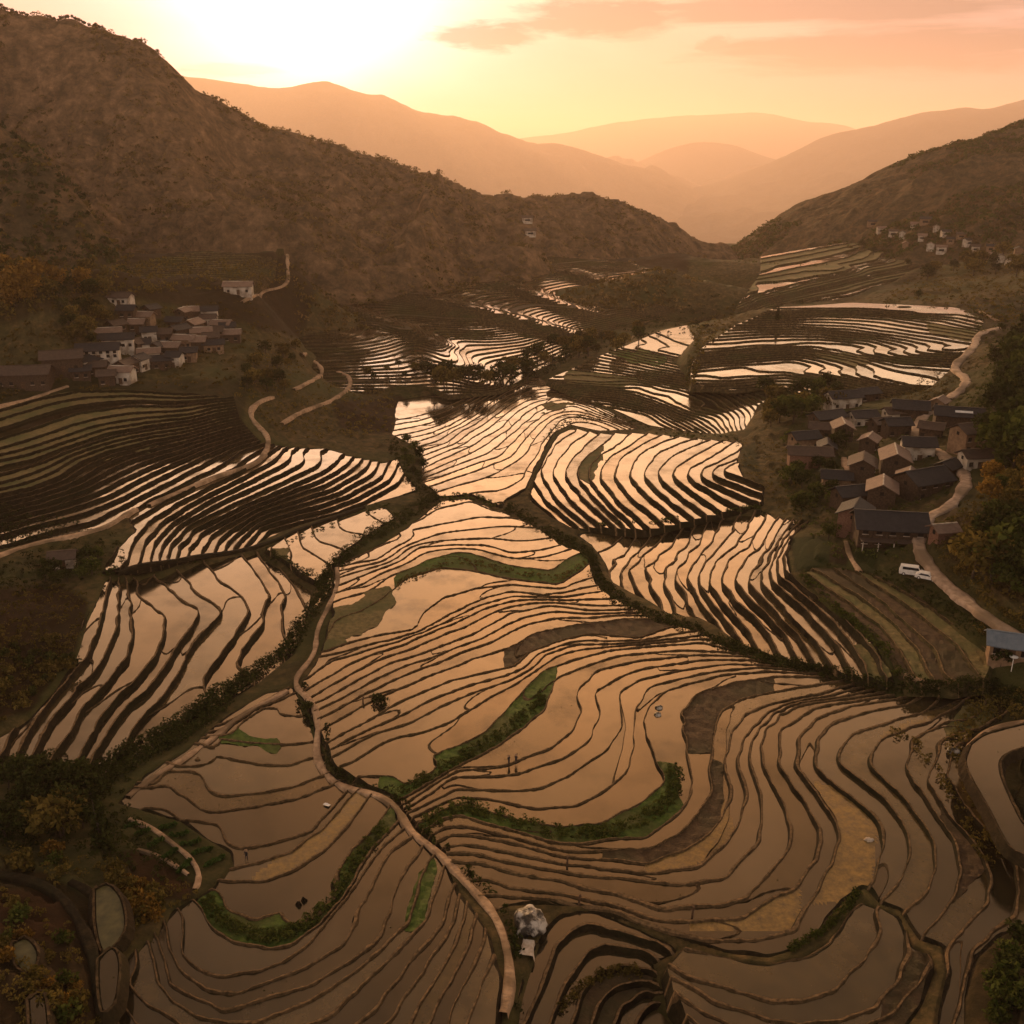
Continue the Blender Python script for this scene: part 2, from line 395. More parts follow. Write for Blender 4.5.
zone('central', 0.0, .33,
 '338,562 372,548 402,530 440,500 470,498 505,513 530,522 565,545 588,553 594,575 603,590 635,607 660,622 700,630 740,652 768,660 850,680 905,695 960,692 990,690 1016,705 1004,722 976,733 962,758 984,808 1010,850 1040,868 1040,925 1005,935 980,960 972,1000 975,1045 930,1045 935,1010 945,970 940,945 918,938 900,908 880,902 865,888 845,900 825,925 800,948 768,957 730,952 690,940 640,922 580,905 545,903 512,905 492,912 470,893 442,850 420,832 402,812 392,797 335,768 318,732 298,688 318,655 330,615 332,585',
 [(0, '345,562 375,548 400,537 415,522 440,508 470,502 500,512 520,515'),
  (1, '338,566 376,559 403,543 411,530 441,524 481,517 512,518 535,520'),
  (4, '340,585 365,575 400,560 420,547 455,545 485,545 512,552 540,550 568,543'),
  (6, '338,600 370,590 390,576 430,560 460,552 480,556 512,566 550,570 575,555 590,552'),
  (7, '335,620 360,611 385,596 395,587 410,577 440,568 470,570 512,579 560,584 592,562'),
  (8, '325,652 350,642 385,634 410,630 424,612 440,599 480,587 512,584 560,588 598,575'),
  (9, '318,657 350,650 400,637 420,631 450,614 490,596 512,591 545,595 602,585'),
  (10, '300,682 335,660 396,642 440,624 480,605 512,596 560,597 610,590'),
  (13, '322,700 356,680 390,663 430,650 470,635 512,613 550,606 590,610 640,610'),
  (16, '328,725 360,706 400,688 440,672 470,660 512,646 535,633 575,625 620,619 665,619'),
  (17, '331,740 400,702 450,681 490,672 512,666 530,653 560,641 590,634 640,638 674,626 690,626'),
  (19, '333,755 370,735 410,722 440,706 480,690 512,679 532,668 545,655 575,645 620,643 660,640 705,634'),
  (21, '342,777 385,777 410,766 430,757 455,748 485,733 512,703 530,683 545,670 575,660 610,650 650,646 700,642 740,652'),
  (22, '360,783 400,800 440,778 470,760 500,744 520,730 540,712 551,690 557,678 580,668 620,655 680,650 740,653 770,660'),
  (23, '404,803 430,785 455,772 485,770 512,762 550,748 572,730 580,708 577,690 598,670 640,660 700,655 750,656'),
  (24, '407,807 430,793 452,779 490,776 520,772 560,760 588,740 598,715 594,692 615,679 645,668 700,660 760,660'),
  (25, '410,811 432,800 455,789 485,789 512,791 540,788 570,775 605,752 622,727 619,702 620,690 640,680 680,670 730,664 785,666'),
  (26, '414,815 435,806 456,796 485,797 512,803 540,808 572,806 600,794 625,772 635,742 634,720 641,701 655,686 700,673 760,667 800,670'),
  (27, '421,820 440,810 458,803 481,808 512,819 560,827 600,823 640,803 664,780 657,763 646,738 642,720 648,705 667,690 720,674 770,671 815,674'),
  (28, '424,828 442,818 462,815 490,824 512,831 550,841 582,843 610,839 645,838 668,822 686,803 692,782 689,763 684,740 682,722 686,706 702,692 740,680 775,676 830,676'),
  (29, '428,836 445,826 470,826 490,832 512,838 560,849 600,851 648,849 676,836 700,806 709,790 708,770 713,748 714,732 719,712 742,699 775,691 840,681'),
  (30, '432,842 450,833 475,834 512,843 565,856 610,860 648,865 680,853 706,836 723,815 728,792 724,770 727,747 731,730 742,714 772,704 830,691 857,682'),
  (31, '436,848 460,843 512,853 560,863 600,868 650,874 695,866 722,845 739,822 743,795 737,768 741,748 749,732 765,715 790,702 850,690 870,685'),
  (32, '441,852 470,852 512,862 575,874 620,877 680,883 722,878 755,843 761,812 750,770 750,748 755,733 768,718 795,704 850,695 882,688'),
  (33, '446,860 480,862 512,871 570,882 620,893 660,905 720,905 745,895 768,871 783,850 790,830 784,808 769,783 761,765 760,745 764,727 778,712 805,703 850,697 893,691'),
  (34, '456,878 490,880 512,887 530,889 575,895 620,905 655,916 695,920 740,918 768,897 795,885 814,860 817,830 801,797 779,768 781,740 791,723 820,707 858,699 895,694 904,693'),
  (35, '470,897 500,895 520,896 545,897 590,903 620,911 655,923 690,934 715,940 755,941 770,937 790,930 806,905 813,893 830,860 835,830 820,800 795,768 799,737 815,717 850,705 895,698 912,693'),
  (36, '545,908 600,912 690,946 760,960 800,952 840,905 864,889 875,878 882,852 875,825 856,805 815,768 816,737 831,721 870,711 905,704 924,692'),
  (37, '860,915 880,900 900,880 907,855 900,825 880,800 843,768 837,747 854,731 890,721 922,712 946,692'),
  (38, '868,920 905,911 925,889 932,865 930,840 901,801 869,768 871,750 883,736 930,721 956,705 968,698'),
  (39, '912,948 932,924 950,899 957,870 950,836 926,801 905,768 911,737 940,723 972,716 984,700'),
  (40, '907,1028 930,1000 942,972 941,949 960,930 983,905 987,880 976,851 945,812 928,785 936,751 947,736 975,728 1000,716 1012,706'),
  (41, '945,1032 960,985 968,946 986,935 1010,915 1016,888 1010,861 990,838 962,800 945,775 953,745 978,734'),
  (42, '985,1040 985,990 1000,945 1035,915 1045,880 1020,850 985,812 962,762 970,738')],
 lam=6e-4, patches=[('green', [6], '396,540 600,540 600,600 396,600'), ('stubble', [7, 6], '318,652 318,612 388,585 397,600 380,625'),
  ('green', [21], '380,660 557,660 557,815 380,815'), ('dry', [16], '505,600 690,600 690,672 505,672'),
  ('green', [27], '408,770 672,765 700,862 408,862'), ('dry', [28], '680,668 772,668 772,690 716,752 680,754'),
  ('dry', [39], '918,935 965,890 990,860 960,812 940,800'), ('dry', [29], '600,835 700,760 725,760 715,860 600,870'), ('stubble', [38, 39], '940,735 970,700 1000,700 985,745 955,770')],
 cross=(1.0, .25, 46))
zone('rightbowl', 11.9, .45, '683,945 720,954 768,962 800,956 828,940 850,908 862,902 877,905 900,912 915,942 935,950 938,970 925,1000 905,1030 890,1050 700,1050 668,992 660,964',
 [(0, '683,945 720,953 768,962 800,956 828,940 850,908 862,901'), (1, '672,962 690,975 720,985 768,997 800,998 832,988 860,963 875,938 877,908'),
  (2, '666,972 692,985 715,1000 768,1017 800,1022 832,1018 870,1004 893,983 904,950 906,925 898,910'),
  (3, '668,985 700,1010 740,1026 800,1036 850,1030 890,1010 915,985 925,960 918,938'), (4, '680,1010 720,1040 800,1052 870,1045 905,1024 930,995 938,968')], lam=1e-3, patches=[('dry', [2, 3], '880,1000 905,950 945,950 920,1010 880,1040')])
zone('archbowl', 11.7, .5, '517,1048 511,1024 518,990 532,950 540,928 558,911 578,905 600,908 640,925 672,940 680,950 657,963 662,986 692,1015 715,1048',
 [(0, '514,1030 529,972 540,936 555,918 580,908 600,909 640,925 668,938'), (-1, '526,1030 550,980 560,946 575,932 595,928 620,935 655,946 668,954'),
  (-2, '549,1030 570,985 590,956 605,949 640,954 665,970'), (-3, '571,1030 585,995 600,976 625,969 652,975 668,986'), (-5, '614,1035 625,1009 645,997 670,998 692,1010 710,1030')], lam=1e-3, patches=[('dry', [-4, -5], '560,1040 580,985 620,960 665,980 670,1000 640,1000 610,1040')])
zone('leftbowl', 3.0, .5, '294,685 318,735 333,772 392,801 402,818 420,838 442,855 468,898 492,932 506,985 498,1048 110,1048 103,985 118,960 150,938 172,906 205,890 230,868 228,853 178,820 114,803 143,773 184,748 229,712 265,692',
 [(0, '235,722 262,706 280,698 296,692'), (1, '225,735 240,722 262,708 280,714 302,716'), (2, '200,757 222,738 250,743 275,744 308,742'), (3, '175,765 190,751 215,755 240,762 262,764 290,764 314,756'),
  (4, '150,785 168,770 190,771 205,780 212,790 225,794 256,793 300,785 327,773'), (5, '140,787 165,785 188,797 205,811 218,812 256,807 290,800 333,784'),
  (6, '120,810 150,807 165,809 185,820 215,823 226,836 245,847 270,843 310,831 335,805 345,794'), (7, '228,868 256,862 290,851 325,825 345,803 354,793'), (8, '232,880 262,881 290,872 325,850 350,820 364,802'),
  (9, '220,890 230,908 256,917 300,905 330,880 350,850 375,825 388,806'), (10, '202,905 212,926 240,943 270,946 292,941 320,923 345,893 360,865 376,843 396,820'),
  (11, '185,955 196,968 225,976 256,973 285,960 312,938 340,903 358,878 371,860 385,842 401,829'), (12, '172,945 180,970 210,990 235,993 256,988 300,970 345,944 365,900 380,868 390,850 409,836'),
  (13, '164,955 170,985 195,997 225,1008 256,1001 310,985 355,958 381,933 395,890 408,862 422,843'), (14, '152,945 158,975 170,1000 200,1018 256,1020 310,1000 360,966 386,940 406,924 418,880 427,861 436,849'),
  (15, '130,985 150,1005 190,1030 280,1032 330,1013 370,977 405,940 425,917 433,888 442,867 451,856'), (16, '118,990 135,1024 200,1050 320,1048 375,1006 418,948 441,922 448,893 458,869'),
  (18, '100,1010 120,1060 300,1076 400,1032 440,968 461,920 466,892 470,882'), (20, '80,1030 100,1090 350,1092 440,1034 471,962 487,917')],
 lam=6e-4, patches=[('green', [9], '195,870 410,800 410,960 195,960'), ('green', [2, 1], '220,724 278,738 276,752 220,744'), ('green', [13, 14], '404,932 420,926 430,887 440,870 431,857 417,880')])
zone('leftslope', 1.5, .80, '103,578 160,573 200,562 256,552 268,556 300,578 318,592 309,624 297,655 262,681 231,699 196,724 155,749 113,774 80,787 10,772 -25,772 -25,748 28,715 53,690 73,655 83,620 97,595',
 [(7, '112,575 107,600 100,628 90,655 75,675 50,705 30,735 12,770'), (6, '122,590 120,625 110,650 98,672 78,690 60,715 40,745 22,780'), (5, '128,580 130,612 134,635 128,660 106,685 88,705 78,725 60,752 42,780'),
  (4, '132,576 138,592 152,605 166,615 165,637 155,660 140,680 120,697 104,720 90,745 72,780'), (3, '158,572 168,585 185,600 199,610 192,632 174,655 162,675 150,690 130,706 112,730 97,755 88,780'),
  (2, '178,567 195,590 213,602 222,613 202,635 187,656 178,678 165,698 145,718 133,735 128,750'), (1, '205,561 220,580 243,596 251,612 243,628 226,650 212,667 206,685 210,702'), (0, '245,555 262,578 272,597 264,615 258,632 242,650 238,664 252,675'), (-1, '262,558 282,585 284,605 285,628 292,645'), (-2, '282,568 302,595 308,612 306,625')],
 lam=1e-3, bund=(.5, .2, .35), cross=(-.55, 1, 38))
zone('leftfan', .8, .4, '264,549 300,529 345,516 385,506 398,517 375,530 345,551 332,568 318,582 300,572 282,560', [(3, '285,535 292,550 292,564'), (2, '297,531 305,548 328,562'), (1, '312,527 318,540 345,550'), (0, '337,518 347,531 368,535')], patches=[('stubble', [3], '262,545 290,545 290,565 262,565')])
zone('upperleft', 1.5, .62, '100,572 128,567 180,559 256,546 300,526 345,511 395,497 420,489 403,470 398,455 385,462 350,455 330,448 290,446 262,442 240,415 235,395 180,392 120,388 60,392 -25,415 -25,553 50,538 108,528 126,517 134,530 112,550',
 [(0, '245,552 252,540 262,528 290,519 330,509 360,497 388,482 397,466'), (3, '215,556 219,545 232,530 262,512 300,500 335,488 362,472 374,456'), (6, '180,560 182,545 195,530 225,515 262,498 300,482 330,468 348,452'),
  (8, '163,562 167,542 185,522 215,506 256,486 290,470 305,459 312,446'), (10, '140,564 148,541 170,517 200,499 240,479 270,463 290,446'), (12, '112,560 130,523 165,502 200,484 235,468 258,452'), (14, '-10,550 50,532 95,521 125,506 160,487 205,464 235,448'),
  (18, '-20,520 45,504 85,491 115,476 145,462 180,451 220,438'), (22, '-20,499 30,488 60,476 80,463 110,451 150,441 185,435 220,425'), (26, '-20,472 35,459 70,446 110,433 150,426 190,421 222,413'), (30, '-20,446 40,426 80,413 130,406 180,406 220,401'), (33, '-20,416 40,399 80,391 130,391 180,394 225,393')],
 lam=1e-3, bund=(.4, .15, .25), patches=[('stubble', [19, 20, 22, 23, 24, 26, 27, 28, 29, 31, 32, 33, 34], '-40,380 245,370 243,420 185,441 122,454 75,468 45,485 -40,505')], step=3)
zone('centreright', 0.0, 0.75, '598,527 575,528 548,518 527,500 530,488 537,470 547,450 557,434 572,427 600,433 645,432 697,438 727,440 745,442 738,460 745,476 765,486 765,502 700,518 650,529',
 [(0, '575,526 545,500 530,478 532,460 545,440 556,425 563,415'), (1.6, '592,526 563,500 549,478 552,460 565,443 585,430'), (3.2, '615,527 588,502 570,480 572,461 590,443 607,427'), (5.6, '640,527 610,500 596,480 597,468 607,455 627,443 643,431'), (7.2, '665,524 640,502 620,482 618,468 630,453 650,441 667,434'),
  (8.8, '690,520 660,497 645,482 643,466 656,451 680,441 697,437'), (10.4, '715,516 690,500 668,482 665,468 681,456 706,443 720,438'), (12, '742,510 715,495 692,480 688,470 706,459 727,446 737,440'), (13.6, '765,500 740,490 715,480 708,470 722,463 742,453'), (15.2, '768,487 748,479 727,471 736,463')],
 lam=1e-3, step=3, bund=(.45, .2, .3), patches=[('stubble', [4, 5, 6], '575,430 600,436 603,458 590,482 572,470')])
zone('centre', 0.0, .15, '440,497 420,481 421,455 404,441 388,435 397,400 430,394 470,391 505,377 530,371 545,380 580,400 610,411 641,429 600,431 570,425 555,432 545,450 535,470 527,488 506,499 502,507 470,494',
 [(0, '445,499 470,493 500,490 520,480 530,462 540,445 552,430 565,418'), (-3, '424,482 455,471 480,462 500,455 515,440 530,425 548,412 575,406 610,419 637,429'), (-6, '414,472 440,460 462,450 480,440 500,428 515,413 535,402 565,396 600,408 632,424'), (-9, '418,452 445,443 462,430 480,420 497,408 512,398 535,390 560,388 585,399'), (-12, '400,440 430,433 450,425 468,415 485,402 500,392 515,384 540,381'), (-15, '392,425 420,420 445,412 460,405 480,394 500,383 515,377')],
 lam=1e-3, step=3, bund=(.45, .2, .25), cross=(.3, 1, 40), patches=[('stubble', [-4, -5], '545,400 572,404 565,412 540,414')])
zone('upperright', 0.0, .30, '545,381 585,361 625,346 660,330 690,324 697,340 688,362 686,387 730,395 768,391 785,396 760,405 750,425 745,438 727,434 697,433 647,425 610,408 580,398',
 [(0, '585,401 620,405 650,412 670,425 690,435'), (4, '552,388 580,391 600,391 630,394 655,401 680,413 710,433'), (8, '538,380 570,381 600,383 640,386 670,393 700,403 722,420 730,436'), (12, '562,369 600,373 650,379 690,386 720,396 740,410 747,432'), (16, '590,358 640,368 680,375 720,383 755,398'), (20, '615,348 650,358 680,364 720,372 770,385'), (24, '645,334 670,345 700,352')],
 lam=2e-3, step=3, bund=(.4, .15, .25), patches=[('green', None, '610,353 640,349 666,355 664,364 630,363'), ('stubble', [8, 9, 10, 11], '560,372 625,360 640,384 575,388')], far=True)
zone('farright', 8.0, .38, '690,386 690,364 705,344 735,324 775,308 850,302 900,304 960,307 986,320 972,345 957,365 927,392 895,396 860,403 825,399 770,386 730,391',
 [(0, '700,384 760,386 800,389 830,394 865,400'), (4, '690,374 740,369 790,368 830,379 870,389 905,395'), (8, '696,362 750,358 800,353 840,366 880,379 928,390'), (12, '706,350 760,346 810,346 850,349 900,366 950,370'), (16, '720,339 770,336 820,336 870,341 920,353 960,358'), (20, '735,327 790,326 850,329 900,336 945,343 972,347'), (24, '760,317 820,316 880,318 930,326 978,334'), (28, '785,308 850,308 900,308 950,315 984,324')],
 lam=2e-3, step=3, bund=(.4, .15, .25), patches=[('stubble', [9, 10, 11, 12], '815,352 870,352 868,362 830,366'), ('stubble', [18, 19, 20, 21, 22, 23, 24], '955,305 990,318 975,345 925,330'), ('stubble', [0, 1, 2, 3, 4], '900,375 935,380 930,398 895,398')], far=True)
zone('farleft', 0.0, .42, '290,300 300,276 330,261 400,257 460,261 520,254 580,258 630,262 690,280 720,316 700,323 650,320 600,333 580,347 545,369 500,392 450,396 430,386 395,386 360,394 312,380 296,350',
 [(0, '350,395 400,398 450,395 500,390 560,360 600,340 660,326 712,319'), (8, '296,372 350,370 400,368 425,362 440,345 470,350 520,345 580,328 640,315 705,306'), (16, '296,345 350,345 385,340 400,322 430,325 480,328 530,320 580,308 640,295 690,286'), (24, '296,318 330,315 350,305 400,308 450,312 490,300 540,290 600,278 650,272'), (32, '290,295 330,288 380,290 430,285 470,280 520,272 580,265 620,262'), (40, '300,277 350,272 400,270 450,267 500,262'), (48, '330,258 380,257 430,257')],
 lam=3e-3, step=3, bund=(.35, .15, .2), far=True, patches=[('dry', [20, 34, 40, 45], '280,250 720,250 720,345 560,350 440,335 280,345'), ('dry', [1, 4], '290,355 420,352 430,375 290,398')])
zone('fargap', 4.0, .9, '728,322 745,296 760,271 760,256 800,249 850,241 880,251 930,262 900,280 850,298 790,305 755,318',
 [(0, '730,321 760,306 800,299 850,291'), (4, '738,306 770,294 800,286 850,276 905,266'), (8, '752,283 790,276 830,269 875,260'), (12, '760,263 800,256 850,246')],
 lam=3e-3, step=3, bund=(.4, .2, .25), far=True, patches=[('stubble', [0, 1, 4, 5, 8, 9, 11, 12], None)])
zone('dryslope', 34.0, .6, '105,268 200,250 300,256 285,268 268,279 240,287 220,295 150,292 112,290',
 [(0, '100,300 180,297 230,293 270,284'), (8, '100,281 180,279 240,277 285,268'), (16, '100,266 200,263 300,258'), (23, '100,254 200,250 330,246')],
 lam=3e-3, step=3, bund=(.4, .15, .2), far=True, patches=[('stubble', [0, 1, 3, 4, 6, 7, 9, 10, 13, 14, 16, 18, 19, 21, 22, 23, 24], None), ('dry', [-1, 2, 8, 11, 12, 15, 20], None)])
zone('rightmid', 1.0, .85, '572,532 600,531 650,532 700,523 760,510 790,518 812,518 795,532 788,548 792,570 830,606 875,638 897,675 885,681 850,674 768,653 740,645 700,619 665,613 640,599 610,583 602,560 590,545',
 [(0, '600,560 607,575 616,565 630,545 640,530'), (1.2, '627,592 622,575 630,560 645,545 655,530'), (2.4, '655,607 640,586 633,570 645,555 660,545 673,528'), (3.6, '668,616 662,592 660,576 668,561 680,547 688,528'), (4.8, '692,620 682,597 672,581 673,568 686,553 698,540 706,521'), (6, '717,624 698,601 688,581 692,563 706,546 722,520'), (7.2, '742,642 716,607 700,586 703,566 720,546 735,531 741,513'), (8.4, '764,652 748,626 725,601 713,581 720,561 740,545 757,512'),
  (9.6, '790,659 775,631 745,602 729,581 735,563 756,542 772,516'), (10.8, '812,664 795,636 768,609 746,586 746,571 763,551 782,520'), (12, '832,669 812,641 785,613 767,591 760,576 768,561 776,545 792,519'), (13.2, '853,674 840,646 810,613 784,591 772,576 772,561 781,540 802,519'), (14.4, '875,678 860,649 835,621 800,591 780,573 778,556 790,536 813,518'), (15.6, '895,678 880,646 850,619 815,591 793,573 788,556')],
 lam=1e-3, bund=(.45, .2, .3), cross=(.75, .6, 34), patches=[('stubble', [14, 15], '850,640 900,640 900,690 870,690')])
zone('brownfields', 14.2, .45, '799,574 812,566 842,566 880,574 920,594 960,624 1000,652 990,680 955,688 907,686 897,667 874,634 832,604',
 [(0, '893,672 870,640 830,608 797,578'), (2, '930,675 915,648 895,625 860,598 825,576 805,566'), (3, '945,674 930,646 905,623 880,601 850,581 825,562'), (4, '978,674 950,641 925,619 900,601 875,586 850,566'), (5, '990,655 960,630 930,608 900,590 870,574')], lam=1e-3, bund=(.3, .2, .15), patches=[('dry', [0, 2, 3, 5, -1, 6], None), ('stubble', [1, 4], None)])

def zfun(zn, phi): return zn['c0'] + zn['s'] * phi
for nm, zn in Z.items():
    X, Y, V = [], [], []
    for f, pts in zn['lines']:
        for (px, py) in dense(pts, 11):
            x, y = at_z(px, py, zfun(zn, f)); X.append(float(x)); Y.append(float(y)); V.append(f)
    zn['tps'] = TPS(X, Y, V, zn['lam']); zn['lo'] = min(V) - 1.6; zn['hi'] = max(V) + 1.6
    zn['scale'] = float(np.mean(np.hypot(X, Y)))
    pp = np.array(zn['poly'], float); pp = np.array(dense([tuple(q) for q in pp] + [tuple(pp[0])], 10)[:-1])
    zz = np.full(len(pp), zfun(zn, .5 * (zn['lo'] + zn['hi'])))
    for it in range(25):
        x, y = at_z(pp[:, 0], pp[:, 1], zz)
        zz = .6 * zz + .4 * zfun(zn, np.clip(zn['tps'](x, y), zn['lo'], zn['hi']))
    x, y = at_z(pp[:, 0], pp[:, 1], zz)
    zn['wpoly'] = np.stack([x, y], 1); zn['wz'] = zz

for nm, pix, A, wd in [('farleft', '300,300 345,311 390,325 440,347', 6.5, 9), ('farleft', '440,352 462,368 482,386', 4, 9), ('farleft', '372,274 420,299 470,310 520,322 572,336', 7, 11), ('farleft', '505,285 545,300 580,312', 5, 10), ('farleft', '570,274 610,286 655,309', 6, 12), ('farleft', '640,279 680,296 714,316', 3, 12),
                    ('farright', '700,352 760,348 830,352 900,356 945,352', 2.5, 11), ('farright', '775,310 850,308 930,314', 2.5, 11), ('farright', '700,384 780,372 860,378 905,388', 2.5, 10), ('upperright', '540,380 590,384 640,396 690,410', 2.5, 9), ('upperright', '600,345 660,352 720,362', 2, 10), ('fargap', '735,312 790,288 850,272', 3, 14)]:
    zn = Z[nm]; q = np.array(dense(P(pix), 10)); zz = np.full(len(q), zfun(zn, .5 * (zn['lo'] + zn['hi'])))
    for it in range(25):
        x, y = at_z(q[:, 0], q[:, 1], zz); zz = .6 * zz + .4 * zfun(zn, np.clip(zn['tps'](x, y), zn['lo'], zn['hi']))
    zn.setdefault('ridges', []).append(((x, y), A, wd))

def zone_phi(zn, x, y, noise=True):
    p = zn['tps'](x, y)
    for (rx, ry), A, wd in zn.get('ridges', []):
        p = p + A * np.exp(-(sd_line(x, y, np.stack([rx, ry], 1)) / wd) ** 2)
    if noise:
        g = np.hypot(zn['tps'](np.asarray(x) + .4, y) - p, zn['tps'](x, np.asarray(y) + .4) - p) / .4
        a = np.minimum(1.0 if not zn['far'] else 1.3, g * (1.8 if not zn['far'] else 5))
        p = p + .13 * a * fbm(x / 9, y / 9, 3, 3) + .09 * a * vnoise(x / 3.2, y / 3.2, 11) * (0 if zn['far'] else 1)
    return np.clip(p, zn['lo'], zn['hi'])

# ------------------------------------------------------------------ base ground: smooth surface through the terraces and the land around them
bx, by, bz = [], [], []
for nm, zn in Z.items():
    n = 26 if len(zn['lines']) < 12 else 60
    w = zn['wpoly']; lo = w.min(0); hi = w.max(0); got = 0
    while got < n:
        q = lo + RNG.random((200, 2)) * (hi - lo); q = q[sd_poly(q[:, 0], q[:, 1], w) > 0][:n - got]
        if len(q) == 0: continue
        bx += list(q[:, 0]); by += list(q[:, 1]); bz += list(zfun(zn, zone_phi(zn, q[:, 0], q[:, 1], False))); got += len(q)
    for k in range(0, len(w), 3): bx.append(w[k, 0]); by.append(w[k, 1]); bz.append(zn['wz'][k] - .3)
CTRL = '''0,370,27 -60,380,30 100,345,30 200,325,31 250,352,24 300,410,9 330,430,4 370,415,2 285,430,8 250,425,12 285,395,14 240,380,21 340,395,6 100,290,42 0,300,45 -60,300,50 40,262,62 110,265,56 200,262,50 200,290,42 270,300,36 280,330,25
-40,640,14 0,600,11 40,640,10 60,600,9 0,700,9 40,680,8.5 0,560,10 60,560,8.5 -60,760,9 0,820,9 60,800,7 100,790,6 130,770,5.5 60,900,13 0,1000,17 0,900,13 -80,900,14 -80,1030,18 150,860,8 100,960,14 60,1020,16 130,900,9.5 180,870,8.5
765,470,11.5 800,450,13 850,420,12 850,450,15 880,410,12 920,415,16 900,450,17 880,520,16 840,540,14.8 815,520,13.5 925,470,19 950,480,21 960,440,20 1000,430,26 1000,550,26 1040,640,21 940,590,18 1000,600,24 1000,500,27 1060,500,32 1000,640,19 1000,680,15 1040,700,15.5 1040,720,15.5 1000,790,16 1040,800,18 1040,850,17 1020,960,17 1000,1000,17 1060,1000,20
980,380,22 960,400,19 1000,350,22 1060,350,32 1000,300,19 960,290,16 1000,280,18 1060,280,26 1020,250,24 950,262,13 920,285,12 900,292,12 935,385,14 790,405,11 770,420,10
410,455,0 425,470,-.5 405,440,0 330,572,0 322,600,0 300,635,1 270,668,2 200,722,3.5 150,748,4.5 90,778,6 520,515,0 555,538,0 595,565,1 650,615,3.5 720,640,7 800,667,9.5 880,688,12 940,692,13.5 640,429,0 700,436,1 450,392,-3 500,385,-3 420,388,-3 560,360,-3 600,343,-3 640,332,-3 690,322,-2 715,330,-4 720,310,-10 730,290,-22 745,270,-30
700,262,10 690,250,20 660,262,28'''
for q in CTRL.split():
    px, py, zz = (float(v) for v in q.split(',')); x, y = at_z(px, py, zz); bx.append(float(x)); by.append(float(y)); bz.append(zz)
BASE = TPS(bx, by, bz, 4e-3)

NT, NY = 640, 760
T0, T1, Y0, Y1 = -.80, .80, 66.0, 1700.0
tt = np.linspace(T0, T1, NT); yy = Y0 * (Y1 / Y0) ** np.linspace(0, 1, NY)
GT, GY = np.meshgrid(tt, yy); GX = GT * GY
HB = BASE(GX, GY)
far = np.clip((GY - 800) / 600, 0, 1); far = far * far * (3 - 2 * far)
HB = HB * (1 - far) + (-45) * far
HB = np.clip(HB, -60, 110)
HTOP = HB.copy(); EIN = np.full(HB.shape, -1e9)
for nm, zn in Z.items():
    w = zn['wpoly']; lo = w.min(0) - 4; hi = w.max(0) + 4
    m = (GX > lo[0]) & (GX < hi[0]) & (GY > lo[1]) & (GY < hi[1])
    e = sd_poly(GX[m], GY[m], w); inn = e > 0
    ee = EIN[m]; EIN[m] = np.maximum(ee, e)
    h = HTOP[m]
    xs, ys = GX[m][inn], GY[m][inn]
    ph = zone_phi(zn, xs, ys); hz = zfun(zn, np.floor(ph)) + .1
    k = np.clip(e[inn] / .9, 0, 1); h[inn] = h[inn] * (1 - k) + hz * k; HTOP[m] = h
outn = EIN < 0
# rough relief and small old terraces on the land outside the paddies
amp = np.clip(-EIN / 6, 0, 1)
rel = amp * (.9 * fbm(GX / 22, GY / 22, 4, 5) + .35 * fbm(GX / 5, GY / 5, 3, 9))
stepped = np.floor((HB + rel) / 1.3) * 1.3 + .65
HG = np.where(outn, (HB + rel) * (1 - .75 * amp) + .75 * amp * stepped, HB)
HTOP = np.where(outn, HG, HTOP)
HG = HG - np.clip(EIN, 0, 4.0) * .9

def hraster(A, x, y):
    x = np.asarray(x, float); y = np.maximum(np.asarray(y, float), Y0)
    u = np.clip((x / y - T0) / (T1 - T0) * (NT - 1), 0, NT - 1.001); v = np.clip(np.log(y / Y0) / math.log(Y1 / Y0) * (NY - 1), 0, NY - 1.001)
    i = u.astype(int); j = v.astype(int); a = u - i; b = v - j
    return (A[j, i] * (1 - a) + A[j, i + 1] * a) * (1 - b) + (A[j + 1, i] * (1 - a) + A[j + 1, i + 1] * a) * b
def gz(x, y): return hraster(HTOP, x, y)
def on_ground(px, py):
    """where the sight line through a pixel meets the land"""
    px = np.atleast_1d(np.asarray(px, float)); py = np.atleast_1d(np.asarray(py, float))
    Ys = 70 * (1690 / 70) ** np.linspace(0, 1, 1500)
    dx, fy, dz = ray(px, py)
    t = Ys[None] / fy[:, None]; x = dx[:, None] * t; z = CAMZ + dz[:, None] * t
    h = gz(x, np.broadcast_to(Ys[None], x.shape)); hit = z <= h
    k = np.where(hit.any(1), hit.argmax(1), 1499); r = np.arange(len(px))
    return np.stack([x[r, k], Ys[k], h[r, k]], 1)

# ------------------------------------------------------------------ cut the terraces exactly along their contours
# triangle soup columns: 0 x, 1 y, 2 phi, 3 gradient, 4 edge distance, 5.. patch fields
def cut(A, f, tag_=None):
    pos = f > 0; n = pos.sum(1); mixed = (n == 1) | (n == 2)
    if not mixed.any(): return A
    keep = A[~mixed]; T = A[mixed]; ff = f[mixed]; ps = pos[mixed]; nn = n[mixed]
    lone = np.where(nn == 1, ps.argmax(1), (~ps).argmax(1)); r = np.arange(len(T))
    i0, i1, i2 = lone, (lone + 1) % 3, (lone + 2) % 3
    v0, v1, v2 = T[r, i0], T[r, i1], T[r, i2]; f0, f1, f2 = ff[r, i0], ff[r, i1], ff[r, i2]
    a = np.clip(f0 / (f0 - f1), .002, .998)[:, None]; b = np.clip(f0 / (f0 - f2), .002, .998)[:, None]
    p = v0 + (v1 - v0) * a; q = v0 + (v2 - v0) * b
    return np.concatenate([keep, np.stack([v0, p, q], 1), np.stack([p, v1, v2], 1), np.stack([p, v2, q], 1)])
